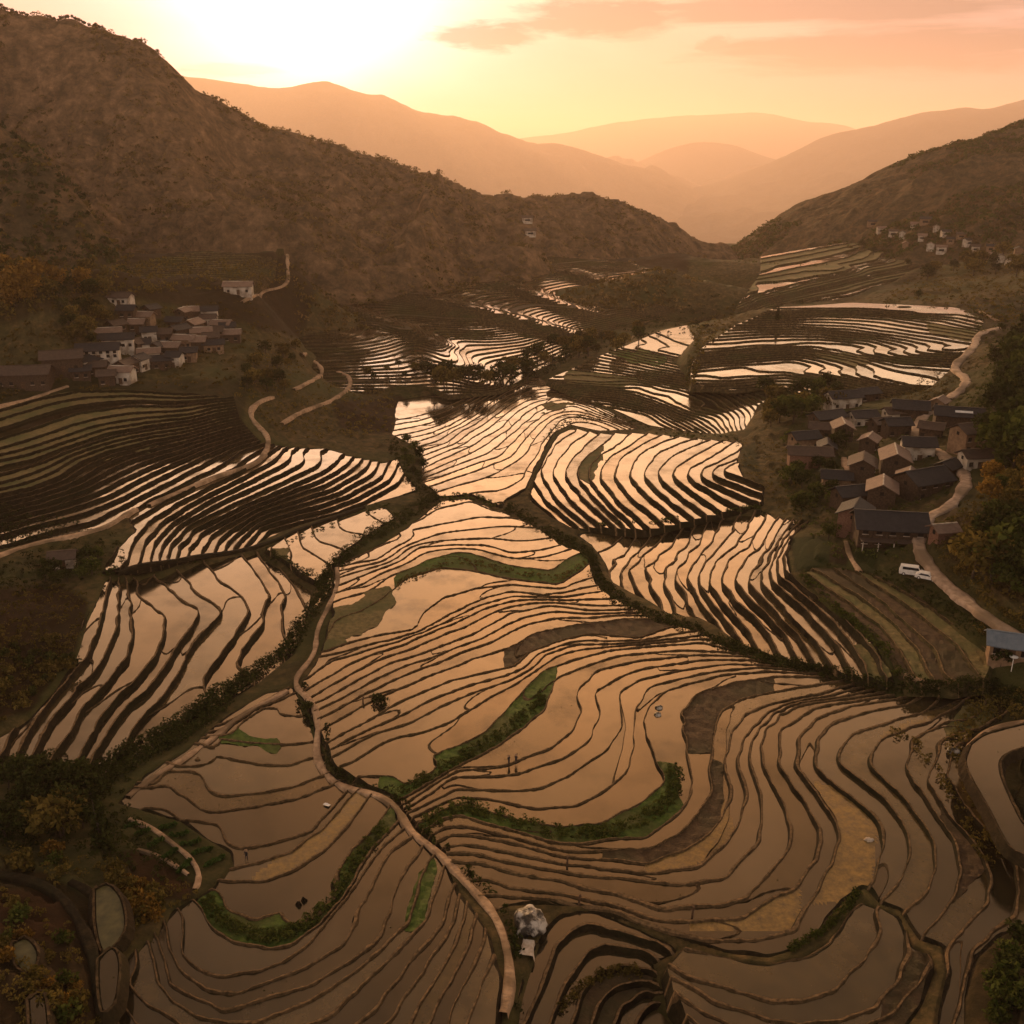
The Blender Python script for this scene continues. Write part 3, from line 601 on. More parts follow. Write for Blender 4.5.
def cut_levels(A, F):
    done = []
    for it in range(40):
        f = F(A); lo = np.ceil(f.min(1) + 2e-3); hi = np.floor(f.max(1) - 2e-3)
        m = lo <= hi
        done.append(A[~m])
        if not m.any(): break
        A = A[m]; lv = np.floor((lo[m] + hi[m]) / 2); fm = f[m] - lv[:, None]
        A = cut(A, fm)
    return np.concatenate(done)

BW = .62
def build_zone(nm, zn):
    wr = .08 + .25 * zn['s']; wt, wi, hb = zn['bund']; wt *= BW; wi *= BW; W = wr + wt + wi
    zm = zfun(zn, .5 * (zn['lo'] + zn['hi']))
    q = project(zn['wpoly'][:, 0], zn['wpoly'][:, 1], np.full(len(zn['wpoly']), zm)); q = np.stack(q, 1)
    lo = q.min(0) - 4; hi = q.max(0) + 4; st = zn['step']
    nx = int((hi[0] - lo[0]) / st) + 2; ny = int((hi[1] - lo[1]) / st) + 2
    px, py = np.meshgrid(np.linspace(lo[0], hi[0], nx), np.linspace(lo[1], hi[1], ny)); py = np.maximum(py, 200)
    x, y = at_z(px, py, zm)
    ph0 = zone_phi(zn, x, y, False); ph = zone_phi(zn, x, y)
    d = .4; g = np.hypot(zone_phi(zn, x + d, y, False) - ph0, zone_phi(zn, x, y + d, False) - ph0) / d
    g = np.clip(g, .01, .58 / W)
    wid = 1 + .5 * vnoise(x / 5.0, y / 5.0, 23) + .2 * vnoise(x / 1.3, y / 1.3, 29) * (0 if zn['far'] else 1)   # bund thickness wanders
    if nm == 'central': wid = wid * (.55 + .7 * np.clip((ph - 26) / 6, 0, 1))
    elif nm in ('rightbowl', 'archbowl'): wid = wid * 1.25
    e = sd_poly(x, y, zn['wpoly']) + (.35 * fbm(x / 4, y / 4, 2, 41))
    cols = [x, y, ph, g * wid, e]
    ppx = project(x, y, zfun(zn, ph))
    for kind, ks, pl in zn['patches']:
        cols.append(sd_poly(ppx[0], ppx[1], pl) + 4.0 * fbm(x / 4, y / 4, 3, 5) if pl else np.full(x.shape, 9.0))
    N = np.stack(cols, -1)
    a, b, c, dd = N[:-1, :-1].reshape(-1, N.shape[2]), N[:-1, 1:].reshape(-1, N.shape[2]), N[1:, 1:].reshape(-1, N.shape[2]), N[1:, :-1].reshape(-1, N.shape[2])
    A = np.concatenate([np.stack([a, c, b], 1), np.stack([a, dd, c], 1)])     # seen from above: y grows as py falls
    A = A[(A[:, :, 4] > 0).any(1)]
    for w in (0.0, wr, wr + wt, W): A = cut_levels(A, lambda q, w=w: q[:, :, 2] - w * q[:, :, 3])
    A = cut(A, A[:, :, 4]); A = A[A[:, :, 4].mean(1) > 0]
    WE = .65; A = cut(A, A[:, :, 4] - WE)
    for j in range(len(zn['patches'])):
        ks = zn['patches'][j][1]; k = np.floor(A[:, :, 2].mean(1)).astype(int)
        m = np.isin(k, ks) if ks is not None else np.ones(len(k), bool)
        A = np.concatenate([A[~m], cut(A[m], A[m][:, :, 5 + j])])
    seed = sum(map(ord, nm)); rr = np.random.default_rng(seed); hk = rr.random(400); 
    cell = None
    if zn['cross']:
        ux, uy, L = zn['cross']; nn = math.hypot(ux, uy); ux, uy = ux / nn, uy / nn
        def qf(T):
            k = np.floor(T[:, :, 2].mean(1)).astype(int)
            return (T[:, :, 0] * ux + T[:, :, 1] * uy) / L + 7 * hk[k % 400][:, None] + .10 * np.sin(T[:, :, 2] * 3.0 + 6 * hk[(k + 9) % 400][:, None])
        cw = .28 / L
        for w in (-cw, 0, cw): A = cut_levels(A, lambda T, w=w: qf(T) - w)
    pc = A[:, :, 2].mean(1); gc = A[:, :, 3].mean(1); k = np.floor(pc); ki = k.astype(int)
    dc = (pc - k) / gc; edge = A[:, :, 4].mean(1) < WE
    dcor = np.clip((A[:, :, 2] - k[:, None]) / A[:, :, 3], 0, None)
    zk = zfun(zn, k)[:, None]; zp = zfun(zn, k - 1)[:, None]
    cls = np.where(dc < wr, 0, np.where(dc < wr + wt, 1, np.where(dc < W, 2, 3)))
    h = hb * (1 + .0 * zk)
    zc = np.where(cls[:, None] == 0, zp + (zk + h - zp) * np.clip(dcor / wr, 0, 1), np.where(cls[:, None] == 1, zk + h, np.where(cls[:, None] == 2, zk + h * (1 - np.clip((dcor - wr - wt) / wi, 0, 1)), zk + 0 * dcor)))
    crossf = np.zeros(len(A), bool); cellid = np.zeros(len(A), int)
    if zn['cross']:
        qv = qf(A); fr = qv - np.round(qv.mean(1))[:, None]
        crossf = (np.abs(fr.mean(1)) < cw) & (cls == 3)
        zc = np.where(crossf[:, None], zk + hb * .75 * np.clip(1 - np.abs(fr) / cw, 0, 1), zc); cellid = np.floor(qv.mean(1)).astype(int)
    # lumpy turf on banks: same offset wherever the same point is used
    x3, y3 = A[:, :, 0], A[:, :, 1]
    lump = .10 * vnoise(x3 / .9, y3 / .9, 51) + .05 * vnoise(x3 / .35, y3 / .35, 52)
    bankc = ((cls == 0) | (cls == 1) | crossf)
    top = (zc > zk + .02) | (zc < zk - .02)
    zc = zc + np.where(bankc[:, None] | ((cls == 2)[:, None] & top), lump, 0) * (1.0 if not zn['far'] else .5)
    ek = np.clip(A[:, :, 4] / WE, 0, 1); zb = hraster(HB, x3, y3) - .25
    zc = np.where(edge[:, None], zb * (1 - ek) + zc * ek, zc)
    V = np.stack([x3, y3, zc], -1)
    rnd = _h(ki, cellid, seed); rnd2 = _h(ki + 31, cellid, seed + 5)
    kinds = np.full(len(A), -1)                                    # -1 water
    kinds[(cls < 3) | crossf | edge] = 0
    mats = ['bank', 'green', 'dry', 'stubble']
    for j, (kd, ks, pl) in enumerate(zn['patches']):
        m = (A[:, :, 5 + j].mean(1) > 0) & (cls == 3) & ~edge & ~crossf
        if ks is not None: m &= np.isin(ki, ks)
        kinds[m] = mats.index(kd)
    zc2 = V
    fieldm = kinds > 0
    if fieldm.any(): zc2[fieldm, :, 2] += .06 + .16 * (vnoise(x3[fieldm] / .8, y3[fieldm] / .8, 61))
    land = kinds >= 0
    def weld(Vs, extra=None):
        flat = Vs.reshape(-1, 3); key = np.round(flat * 200).astype(np.int64)
        kk = key[:, 0] * 73856093 ^ key[:, 1] * 19349663 ^ key[:, 2] * 83492791
        _, idx, inv = np.unique(kk, return_index=True, return_inverse=True)
        fc = inv.reshape(-1, 3); ok = (fc[:, 0] != fc[:, 1]) & (fc[:, 1] != fc[:, 2]) & (fc[:, 0] != fc[:, 2])
        return flat[idx], fc, ok
    v, f, ok = weld(V[land])
    topf = np.where(cls[land] == 1, 1.0, np.where(cls[land] == 2, .55, .0)); topf[crossf[land]] = .5
    if nm in ('farleft', 'farright', 'upperright', 'fargap', 'upperleft', 'dryslope'): topf *= .5
    o = mesh_np('terrain', v, f[ok], attrs={'top': topf[ok]}, mats=[M['bank_dry_hazed' if q == 'bank' and (zn['far'] or nm == 'brownfields') else q] for q in mats], matidx=kinds[land][ok])
    tag(o, kind='structure')
    wat = ~land
    if wat.any():
        v, f, ok = weld(V[wat])
        alg = np.clip((rnd2[wat] - .8) * 3, 0, 1) * .35 * (0 if zn['far'] else 1); mud = .25 + .75 * rnd2[wat]
        cx, cy = x3[wat].mean(1), y3[wat].mean(1); pxx, pyy = project(cx, cy, zk[wat][:, 0])
        for zn_, ks, pl in ALGAE:
            if zn_ == nm: alg = np.where(np.isin(ki[wat], ks) & (sd_poly(pxx, pyy, P(pl)) > 0), .95, alg)
        col = np.stack([rnd[wat], alg, mud, np.ones(len(mud))], 1)
        o = mesh_np('water', v, f[ok], mat=M['water'], attrs={'pad': col[ok]}); tag(o, kind='structure')
    print('zone', nm, len(A))
ALGAE = [('leftbowl', [7], '225,900 395,760 410,800 240,900'), ('central', [37, 36], '878,735 905,722 935,716 902,755'), ('central', [35], '815,780 880,810 870,900 800,905 810,860'), ('central', [34], '690,880 800,860 800,930 690,930'), ('central', [30, 29], '640,840 720,790 740,840 650,890')]
for nm, zn in Z.items(): build_zone(nm, zn)
# ------------------------------------------------------------------ the land outside the paddies
def grid_faces(ny, nx, off=0):
    i = np.arange(ny - 1)[:, None] * nx + np.arange(nx - 1)[None]; i = i.ravel() + off
    return np.stack([i, i + 1, i + nx + 1, i + nx], 1)
gpx, gpy = project(GX, GY, HG)
gcol = np.zeros(GX.shape + (4,))
def paint(poly, rgb, a=.85, soft=5.0):
    s = np.clip(sd_poly(gpx, gpy, P(poly)) / soft + .4 * fbm(GX / 4, GY / 4, 3, 77) + .3, 0, 1) * a
    gcol[..., :3] = gcol[..., :3] * (1 - s[..., None]) * 1 + np.array(rgb) * s[..., None] if False else np.where(s[..., None] > 0, gcol[..., :3] * (1 - s[..., None]) + np.array(rgb) * s[..., None], gcol[..., :3])
    gcol[..., 3] = np.maximum(gcol[..., 3], s)
OCH = (.115, .058, .022); OLV = (.060, .052, .016); GRN = (.050, .075, .016); BRN = (.080, .045, .022); DRK = (.014, .014, .006); TAN = (.15, .095, .045)
paint('-60,380 250,380 240,445 180,450 60,480 -60,500', OLV, .6)
paint('-60,590 60,585 90,600 75,655 30,710 -60,750', (.075, .036, .016), .8)
paint('-60,860 40,870 110,910 130,1000 90,1040 -60,1040', (.070, .038, .015), .75)
paint('110,850 150,850 200,885 190,905 150,900', BRN, .8)
paint('-60,250 60,245 110,270 90,300 -60,340', OCH, .5)
paint('330,400 400,395 420,405 390,435 340,430', (.085, .045, .025), .8)
paint('790,538 832,535 830,568 795,572', GRN, .95, 2); paint('830,545 852,548 846,566 828,563', BRN, .9, 2); paint('855,548 878,552 876,572 858,574', GRN, .95, 2)
paint('740,447 757,442 760,474 742,468', GRN, .8, 2); paint('790,505 815,490 830,510 800,530', GRN, .7, 3)
paint('935,500 1060,480 1060,600 1000,600 950,560', OCH, .55); paint('1005,535 1060,525 1060,545 1010,550', GRN, .9, 3); paint('955,495 995,492 990,510 955,512', (.040, .060, .016), .8, 3)
paint('760,255 940,240 940,290 760,310', (.085, .058, .024), .3); paint('955,302 1060,295 1060,330 985,345', (.070, .052, .020), .7)
paint('880,380 960,340 975,360 945,400 890,405', (.070, .052, .022), .35)
paint('965,705 1060,690 1060,1040 960,1040', (.050, .036, .015), .6); paint('985,745 1050,735 1050,845 1010,840', (.085, .050, .02), .6)
paint('110,245 330,250 300,340 110,290', (.075, .046, .022), .8)
paint('-30,885 60,890 80,925 60,945 -30,930', (.10, .048, .02), .9); paint('125,850 160,858 195,888 180,898 140,880', (.11, .055, .022), .9); paint('330,255 530,225 690,235 690,275 560,262 420,262', (.090, .052, .022), .8)
gV = np.stack([GX, GY, HG], -1).reshape(-1, 3)
ho = mesh_np('ground', gV, grid_faces(NY, NT), mat=M['ground'], smooth=True, attrs={'gcol': gcol.reshape(-1, 4)})
tag(ho, kind='structure')
# the valley floor carries on under the far hills to the horizon
yf = np.linspace(0, 1, 40); FY = 1500 + 60000 * yf ** 1.6; ft = np.linspace(-1.2, 1.2, 60)
FT, FYg = np.meshgrid(ft, FY)
V = np.stack([FT * FYg, FYg, -62 - .10 * np.clip(FYg - 1500, 0, 18000) + 10 * fbm(FT * FYg / 600, FYg / 600, 3, 3)], -1).reshape(-1, 3)
M['farland'] = hill_mat('far_land', (.02, .018, .01), (.045, .032, .016), (.07, .048, .024), .3)
tag(mesh_np('ground', V, grid_faces(40, 60), mat=M['farland'], smooth=True), kind='structure')

# ------------------------------------------------------------------ hills and mountains
HILLS = {}
def P2(s): return [tuple(float(v) for v in q.split(',')) for q in s.split()]
def hill(name, key, pts, mat, t0, t1, y0, y1, nx, ny, amp, wl, seed, crest, quant=0, foot=None):
    """pts: 'px,py,depth ...' points on the slope; crest: points on the skyline; land falls away behind the crest"""
    X, Yd, Zv = [], [], []
    C = [tuple(float(v) for v in q.split(',')) for q in crest.split()]
    for q in C:
        x, y, z = at_depth(*q); X.append(float(x)); Yd.append(float(y)); Zv.append(float(z))
        for f, dz in ((1.12, .35), (1.35, .85)):
            X.append(float(x) * f); Yd.append(float(y) * f); Zv.append(float(z) - (max(float(z), 20) + 40) * dz)
    for q in pts.split():
        x, y, z = at_depth(*(float(v) for v in q.split(','))); X.append(float(x)); Yd.append(float(y)); Zv.append(float(z))
    T = TPS(X, Yd, Zv, 1e-3)
    tg, yg = np.meshgrid(np.linspace(t0, t1, nx), np.linspace(y0, y1, ny))
    xg = tg * yg; H = T(xg, yg)
    ct = np.array([(q[0] - 512) / F / (CP + (512 - q[1]) / F * SP) for q in C]); cy = np.array([q[2] for q in C]); o = np.argsort(ct)
    dcrest = np.abs(yg - np.interp(tg, ct[o], cy[o])) / (cy.mean())
    kc = .40 + .60 * np.clip(dcrest / .10, 0, 1); k = .12 + .88 * np.clip(dcrest / .16, 0, 1) ** .8
    H = H + amp * k * ((ridged(xg / wl, yg / (wl * 2.2), 5, seed) - .75) * 1.0 + .5 * fbm(xg / wl * 2.7, yg / wl * 2.7, 4, seed + 7)) + kc * amp * .22 * fbm(xg / wl * 6, yg / wl * 6, 4, seed + 3)
    if quant:
        qm = np.clip((fbm(xg / 90, yg / 90, 3, seed + 9) + .35) * 2, 0, 1) * np.clip((quant[1] - H) / 25, 0, 1)
        H = H * (1 - .8 * qm) + .8 * qm * (np.floor(H / quant[0]) * quant[0])
    if foot:
        fp = np.array(P2(foot)); ft_ = (fp[:, 0] - 512) / F / (CP + (512 - fp[:, 1]) / F * SP); o2 = np.argsort(ft_)
        fy_ = np.interp(tg, ft_[o2], fp[o2, 2]); k = np.clip((yg - fy_ + 12) / 70, 0, 1); k = k * k * (3 - 2 * k)
        H = (hraster(HB, xg, yg) - 4) * (1 - k) + H * k
    V = np.stack([xg, yg, H], -1).reshape(-1, 3)
    o = mesh_np(name, V, grid_faces(ny, nx), mat=mat, smooth=True); tag(o, kind='structure')
    HILLS[key] = dict(tg=(t0, t1, nx), yg=(y0, y1, ny), H=H)
    return o
def hz(key, x, y):
    h = HILLS[key]; t0, t1, nx = h['tg']; y0, y1, ny = h['yg']; A = h['H']
    y = np.asarray(y, float); x = np.asarray(x, float)
    u = np.clip((x / y - t0) / (t1 - t0) * (nx - 1), 0, nx - 1.001); v = np.clip((y - y0) / (y1 - y0) * (ny - 1), 0, ny - 1.001)
    i = u.astype(int); j = v.astype(int); a = u - i; b = v - j
    return (A[j, i] * (1 - a) + A[j, i + 1] * a) * (1 - b) + (A[j + 1, i] * (1 - a) + A[j + 1, i + 1] * a) * b
M['hill_brown'] = hill_mat('hill_brown', (.11, .078, .042), (.22, .14, .076), (.36, .22, .12))  # paler than its grass: distance haze put into the colour
M['hill_green'] = hill_mat('hill_green', (.07, .058, .028), (.14, .10, .05), (.24, .15, .076))
M['hill_far'] = hill_mat('hill_far', (.035, .032, .02), (.07, .055, .033), (.12, .08, .048), .4)

hill('mountain', 'left', '-80,262,515 100,252,545 150,252,565 250,254,590 320,258,610 420,255,650 520,258,710 600,262,790 660,275,850 720,292,900 745,275,1060 60,150,700 110,165,690 150,150,720 110,100,780 60,80,800 0,90,780 -80,90,780 200,150,770 215,205,640 240,140,860 250,190,665 290,195,700 300,228,640 330,205,770 370,235,700 400,215,790 450,228,800 520,232,850 600,228,950 640,240,980 560,215,980 690,255,1020 185,100,820 165,215,620',
     M['hill_brown'], -.66, .24, 500, 1320, 640, 480, 30, 165, 5,
     '-90,4,900 -30,6,900 0,8,900 30,18,900 50,21,900 75,20,900 105,31,890 122,29,880 140,37,870 160,50,860 175,69,860 200,87,880 230,103,900 260,120,930 300,135,960 340,148,990 400,165,1020 450,176,1040 490,188,1060 520,194,1080 560,193,1100 620,195,1120 660,212,1140 700,235,1150 726,250,1150', (2.4, 115), foot='-100,262,515 -80,262,515 100,252,545 150,252,565 250,254,590 320,258,610 420,255,650 520,258,710 600,262,790 660,275,850 720,292,900 745,275,1060 780,275,1060')
hill('hill', 'near_left', '-80,285,470 0,272,480 60,268,490 112,262,500 -80,200,530 30,215,530 0,170,560 70,235,520',
     M['hill_green'], -.68, -.33, 455, 800, 260, 220, 7, 55, 15,
     '-100,105,610 -40,118,600 0,128,600 20,140,590 45,155,580 60,174,570 85,205,560 105,238,550 120,262,540', foot='-120,285,470 0,272,480 60,268,490 112,262,500 140,262,505')
hill('mountain', 'mid', '150,215,10584 300,215,10584 420,222,10938 600,242,11290 700,255,11995 780,265,12701 330,130,12701 430,160,12701 550,190,13053 640,205,13406 250,140,12701',
     M['hill_brown'], -.42, .34, 10248, 20496, 420, 260, 141.1, 1814, 25,
     '100,62,14112 150,66,14112 200,79,14112 235,84,14112 275,88,14112 305,83,14112 325,80,14112 345,87,14112 365,94,14182 382,93,14182 400,103,14323 430,114,14464 455,116,14534 480,122,14675 500,133,14818 520,144,14818 550,142,14960 580,148,15171 620,162,15382 643,169,15523 651,163,15523 662,170,15594 690,185,15875 720,200,16086 750,216,16229 790,240,16582')
hill('hill', 'right', '745,282,1050 820,262,950 900,258,880 960,262,840 1040,255,800 1120,250,800 800,232,1100 860,215,1080 920,215,950 980,205,930 1040,190,930 900,190,1100 960,175,1050 1030,165,1050 860,240,1000 1120,190,920',
     M['hill_green'], .17, .72, 800, 1700, 380, 300, 11, 90, 35,
     '738,245,1250 760,228,1250 800,202,1260 830,192,1270 850,185,1270 880,168,1280 905,158,1290 930,150,1290 955,147,1300 975,146,1300 980,138,1300 1000,129,1310 1024,124,1310 1080,112,1320 1140,100,1330', foot='700,282,1050 745,282,1050 820,262,950 900,258,880 960,262,840 1040,255,800 1120,250,800')
hill('mountain', 'right_far', '640,240,10483 720,240,10214 800,228,9946 900,215,9946 1000,200,9946 1140,190,9946 800,185,12902 900,165,12902 1000,150,12902 740,205,12902 860,190,11290',
     M['hill_far'], .10, .72, 9677, 22579, 320, 220, 134.4, 2258, 45,
     '660,200,16128 690,188,16128 720,180,16128 760,165,16128 800,148,16128 820,138,16128 840,132,16128 870,125,16128 890,122,16128 920,112,16128 945,109,16128 965,107,16128 985,110,16128 1005,105,16128 1040,96,16128 1120,88,16128')
hill('hill', 'far_mid', '560,225,16262 660,225,16262 760,225,16262 850,220,16262 640,185,18234 720,180,18234 800,185,18234',
     M['hill_far'], .02, .42, 15232, 29568, 200, 140, 123.2, 2912, 55,
     '560,188,20698 600,176,20698 640,160,20698 670,148,20698 700,141,20698 730,143,20698 760,153,20698 800,168,20698 840,185,20698')
hill('mountain', 'far', '400,215,25760 520,210,25760 640,205,25760 760,200,25760 880,200,25760 980,200,25760 600,165,28000 720,155,28000 820,155,28000',
     M['hill_far'], -.15, .55, 24640, 44800, 300, 140, 168.0, 4480, 65,
     '420,165,31360 470,150,31360 510,140,31360 540,136,31360 560,134,31360 590,128,31360 610,123,31360 640,119,31360 680,115,31360 715,114,31360 745,112,31360 770,114,31360 790,118,31360 810,122,31360 840,123,31360 860,130,31360 900,142,31360 960,155,31360')

# ------------------------------------------------------------------ paths, roads, stream beds
CLEAR = []
def ribbon(name, pix, width, mat, lift=.22, depth=.9, jitter=.25, ground=None, smooth_n=9):
    px = smooth_line(pix, 10)
    if ground is None: W = on_ground(px[:, 0], px[:, 1])
    else: W = ground(px[:, 0], px[:, 1])
    # resample evenly, smooth
    d = np.concatenate([[0], np.cumsum(np.hypot(*(W[1:, :2] - W[:-1, :2]).T))]); n = max(8, int(d[-1] / .9))
    s = np.linspace(0, d[-1], n); L = np.stack([np.interp(s, d, W[:, i]) for i in range(3)], 1)
    ker = np.ones(smooth_n) / smooth_n; pad = lambda a: np.convolve(np.pad(a, smooth_n // 2, mode='edge'), ker, 'valid')
    for r in range(2): L[:, 0] = pad(L[:, 0]); L[:, 1] = pad(L[:, 1])
    tn = np.gradient(L[:, :2], axis=0); tn /= np.linalg.norm(tn, axis=1)[:, None] + 1e-9; nr = np.stack([-tn[:, 1], tn[:, 0]], 1)
    wv = width * (1 + jitter * vnoise(s / 5, s * 0, 3) + .12 * vnoise(s / 1.4, s * 0, 9))
    gfun = gz if ground is None else (lambda x, y: ground.h(x, y))
    zc = np.max([gfun(L[:, 0] + nr[:, 0] * wv * k, L[:, 1] + nr[:, 1] * wv * k) for k in (-.6, -.3, 0, .3, .6)], axis=0)
    zc = pad(zc); zc = pad(zc) + lift
    rows = []
    for k, dz in ((-.62, -depth), (-.5, 0), (-.25, .02), (0, .0), (.25, .02), (.5, 0), (.62, -depth)):
        rows.append(np.stack([L[:, 0] + nr[:, 0] * wv * k, L[:, 1] + nr[:, 1] * wv * k, zc + dz], 1))
    V = np.stack(rows, 1).reshape(-1, 3)
    o = mesh_np(name, V, grid_faces(n, 7), mat=mat, smooth=True); tag(o, kind='structure')
    o.data.flip_normals()
    if name == 'road' or width > .95: CLEAR.append((V[:, :3], width))
    return L
ribbon('path', P('336,566 338,580 333,600 322,620 316,635 316,652 305,668 293,682 300,692 312,702 318,718 319,735 315,752 318,765 328,778 338,788 355,791 375,795 390,800 402,812 405,828 412,838 425,842 440,853 452,870 465,882 480,900 495,912 502,930 508,955 514,975 508,1000 500,1030'), 1.0, M['path'], .22)
ribbon('road', P('1050,668 1024,648 1000,632 975,614 955,598 938,582 925,565 918,548 922,532 932,518 950,508 962,495 966,482 958,468 946,458 932,448 920,438 915,428 921,420 932,412 938,403'), 2.5, M['road'], .25)
ribbon('road', P('945,402 958,394 966,386 964,378 955,372 957,365 968,355 975,345 978,336 990,331 1004,328'), 3.0, M['road'], .3)
ribbon('path', P('-20,612 0,608 20,600 45,592 72,384') if False else P('-20,412 0,407 25,401 50,393 72,385'), 1.5, M['path'], .3)
ribbon('path', P('-20,562 0,556 25,547 50,541 75,537 98,531 115,524 128,514 140,509'), 1.5, M['path'], .3)
ribbon('path', P('112,578 135,576 160,571 185,563 215,557 250,550 275,542 300,531 325,522 345,515 368,507'), 1.3, M['bank'], .5)
ribbon('road', P('145,508 180,492 215,478 240,470 258,462 267,450 268,438 258,428 250,418 252,410 262,402 275,398'), 1.6, M['path'], .3)
ribbon('path', P('280,425 300,414 325,404 340,396 350,386 348,376 335,371'), 1.6, M['path'], .25)
ribbon('path', P('292,392 308,384 320,376 322,370 315,362 300,357'), 1.6, M['path'], .25)
ribbon('path', P('897,676 912,683 928,690 945,693'), .5, M['path'], .4)
ribbon('path', P('1040,722 1024,724 1002,728 985,734 972,744 966,756'), 1.2, M['path'], .35)
ribbon('path', P('845,540 848,550 850,560 858,570 864,576'), 1.0, M['path'], .25)
ribbon('path', P('843,460 850,478 856,490 862,502'), 1.6, M['path'], .25)
ribbon('terrain', P('-20,876 10,878 40,884 62,900 78,920 90,945 98,975 100,1010'), 1.2, M['bank'], .5)
ribbon('terrain', P('60,880 90,890 104,905 112,935 108,960'), 1.0, M['bank'], .4)
ribbon('path', P('120,818 140,822 160,836 180,850 196,864 206,874 200,888 188,896'), .7, M['path'], .3)
ribbon('path', P('128,846 150,852 176,866 196,882'), .5, M['path'], .3)
ribbon('path', P('976,310 984,314 990,318 1000,322'), 1.8, M['path'], .3)
ribbon('path', P('240,305 262,295 300,284 330,276 350,272 352,268'), 1.6, M['path'], .3)

# pond of grey still water on the right, with its bank
ribbon('path', P('120,803 135,793 150,781 168,769 190,756 212,740 235,722 260,706 280,696 294,688'), 1.0, M['path'], .25)
def stream(pix, width, mat):
    L = smooth_line(pix, 8); W = on_ground(L[:, 0], L[:, 1]); W[:, 2] = np.minimum.accumulate(W[::-1, 2])[::-1] if W[0, 2] < W[-1, 2] else np.minimum.accumulate(W[:, 2])
    tn = np.gradient(W[:, :2], axis=0); tn /= np.linalg.norm(tn, axis=1)[:, None] + 1e-9; n = len(W); wv = width * (.7 + .5 * vnoise(np.arange(n) / 3, np.zeros(n), 4)); nr = np.stack([-tn[:, 1], tn[:, 0]], 1) * wv[:, None] / 2
    V = np.stack([np.concatenate([W[:, :2] - nr, W[:, 2:] + .12], 1), np.concatenate([W[:, :2] + nr, W[:, 2:] + .12], 1)], 1).reshape(-1, 3)
    o = mesh_np('water', V, grid_faces(n, 2), mat=mat, attrs={'pad': np.tile([.3, 0, .3, 1.], (n - 1, 1))}); tag(o, kind='structure'); o.data.flip_normals()
stream(P('262,668 240,688 215,706 190,722 165,738 140,753 112,768'), 1.5, M['water'])
stream(P('330,572 328,590 312,612 298,630 286,650'), 1.2, M['water'])
M['weed'] = noisy('weedy_water', (.030, .030, .010), (.075, .068, .024), .8, rough=.45, local=False)
from mathutils.geometry import tessellate_polygon
def pond(pix, z, wm='water'):
    w = np.array([[float(a) for a in at_z(px, py, z)] for px, py in smooth_line(pix + [pix[0]], 6)[:-1]])
    n = len(w); q = np.roll(w, -1, 0); ar = (w[:, 0] * q[:, 1] - q[:, 0] * w[:, 1]).sum()
    if ar < 0: w = w[::-1]
    V = [(x, y, z) for x, y in w]; f = np.array(tessellate_polygon([[Vector(p) for p in V]]))
    a, b, c_ = (w[f[:, k]] for k in range(3)); fl = ((b - a)[:, 0] * (c_ - a)[:, 1] - (b - a)[:, 1] * (c_ - a)[:, 0]) < 0; f[fl] = f[fl][:, ::-1]
    tn = np.roll(w, -1, 0) - np.roll(w, 1, 0); tn /= np.linalg.norm(tn, axis=1)[:, None] + 1e-9; on = np.stack([tn[:, 1], -tn[:, 0]], 1)
    o = mesh_np('water', np.array(V), f, mat=M[wm], attrs={'pad': np.tile([.2, 0, 1.0, 1.], (len(f), 1))}); tag(o, kind='structure')
    ring = []
    for k, dz in ((0, -.3), (.15, .16), (.4, .2), (1.1, -1.2)):
        ring.append(np.concatenate([w + on * k, np.full((n, 1), z + dz)], 1))
    R = np.stack(ring, 1); R = np.concatenate([R, R[:1]]); 
    V = R.reshape(-1, 3) + .12 * RNG.standard_normal((len(R) * 4, 3)) * [0, 0, 1]; V[-4:] = V[:4]
    o = mesh_np('terrain', V, grid_faces(n + 1, 4), mats=[M['bank']], attrs={'top': np.tile([0, .4, .1], n).astype(float)}, matidx=np.zeros(n * 3, int)); tag(o, kind='structure')
pond(P('972,745 985,736 1004,730 1030,724 1045,724 1045,740 1018,748 1001,757 999,772 1009,798 1024,826 1045,842 1045,857 1022,853 1008,842 990,808 974,780 967,762'), 17.6)
pond(P('96,890 108,886 120,900 124,925 116,942 104,950 97,925'), 12.6, 'weed')
pond(P('100,960 112,950 118,965 114,1000 104,1010 100,985'), 13.6)
pond(P('14,944 26,940 36,952 34,966 24,970 15,958'), 15.0, 'weed')
pond(P('30,1000 42,996 46,1030 34,1040'), 16.6)
# ------------------------------------------------------------------ plants
def leaf_quads(C, size, rng, flat=.0):
    """one little leaf spray (quad) at every centre, random attitude"""
    n = len(C)
    a = rng.standard_normal((n, 3)); a[:, 2] *= (1 - flat); a /= np.linalg.norm(a, axis=1)[:, None]
    b = rng.standard_normal((n, 3)); b -= (b * a).sum(1)[:, None] * a; b /= np.linalg.norm(b, axis=1)[:, None]
    s = (size * (.6 + .8 * rng.random(n)))[:, None]
    V = np.stack([C - a * s, C + b * s * .55, C + a * s, C - b * s * .55], 1)
    return V.reshape(-1, 3)
def quads_idx(n): return np.arange(n * 4).reshape(n, 4)
def blob_points(rng, n, c, r, shell=.55):
    d = rng.standard_normal((n, 3)); d /= np.linalg.norm(d, axis=1)[:, None]
    u = shell + (1 - shell) * rng.random(n); return np.array(c) + d * u[:, None] * np.array(r)

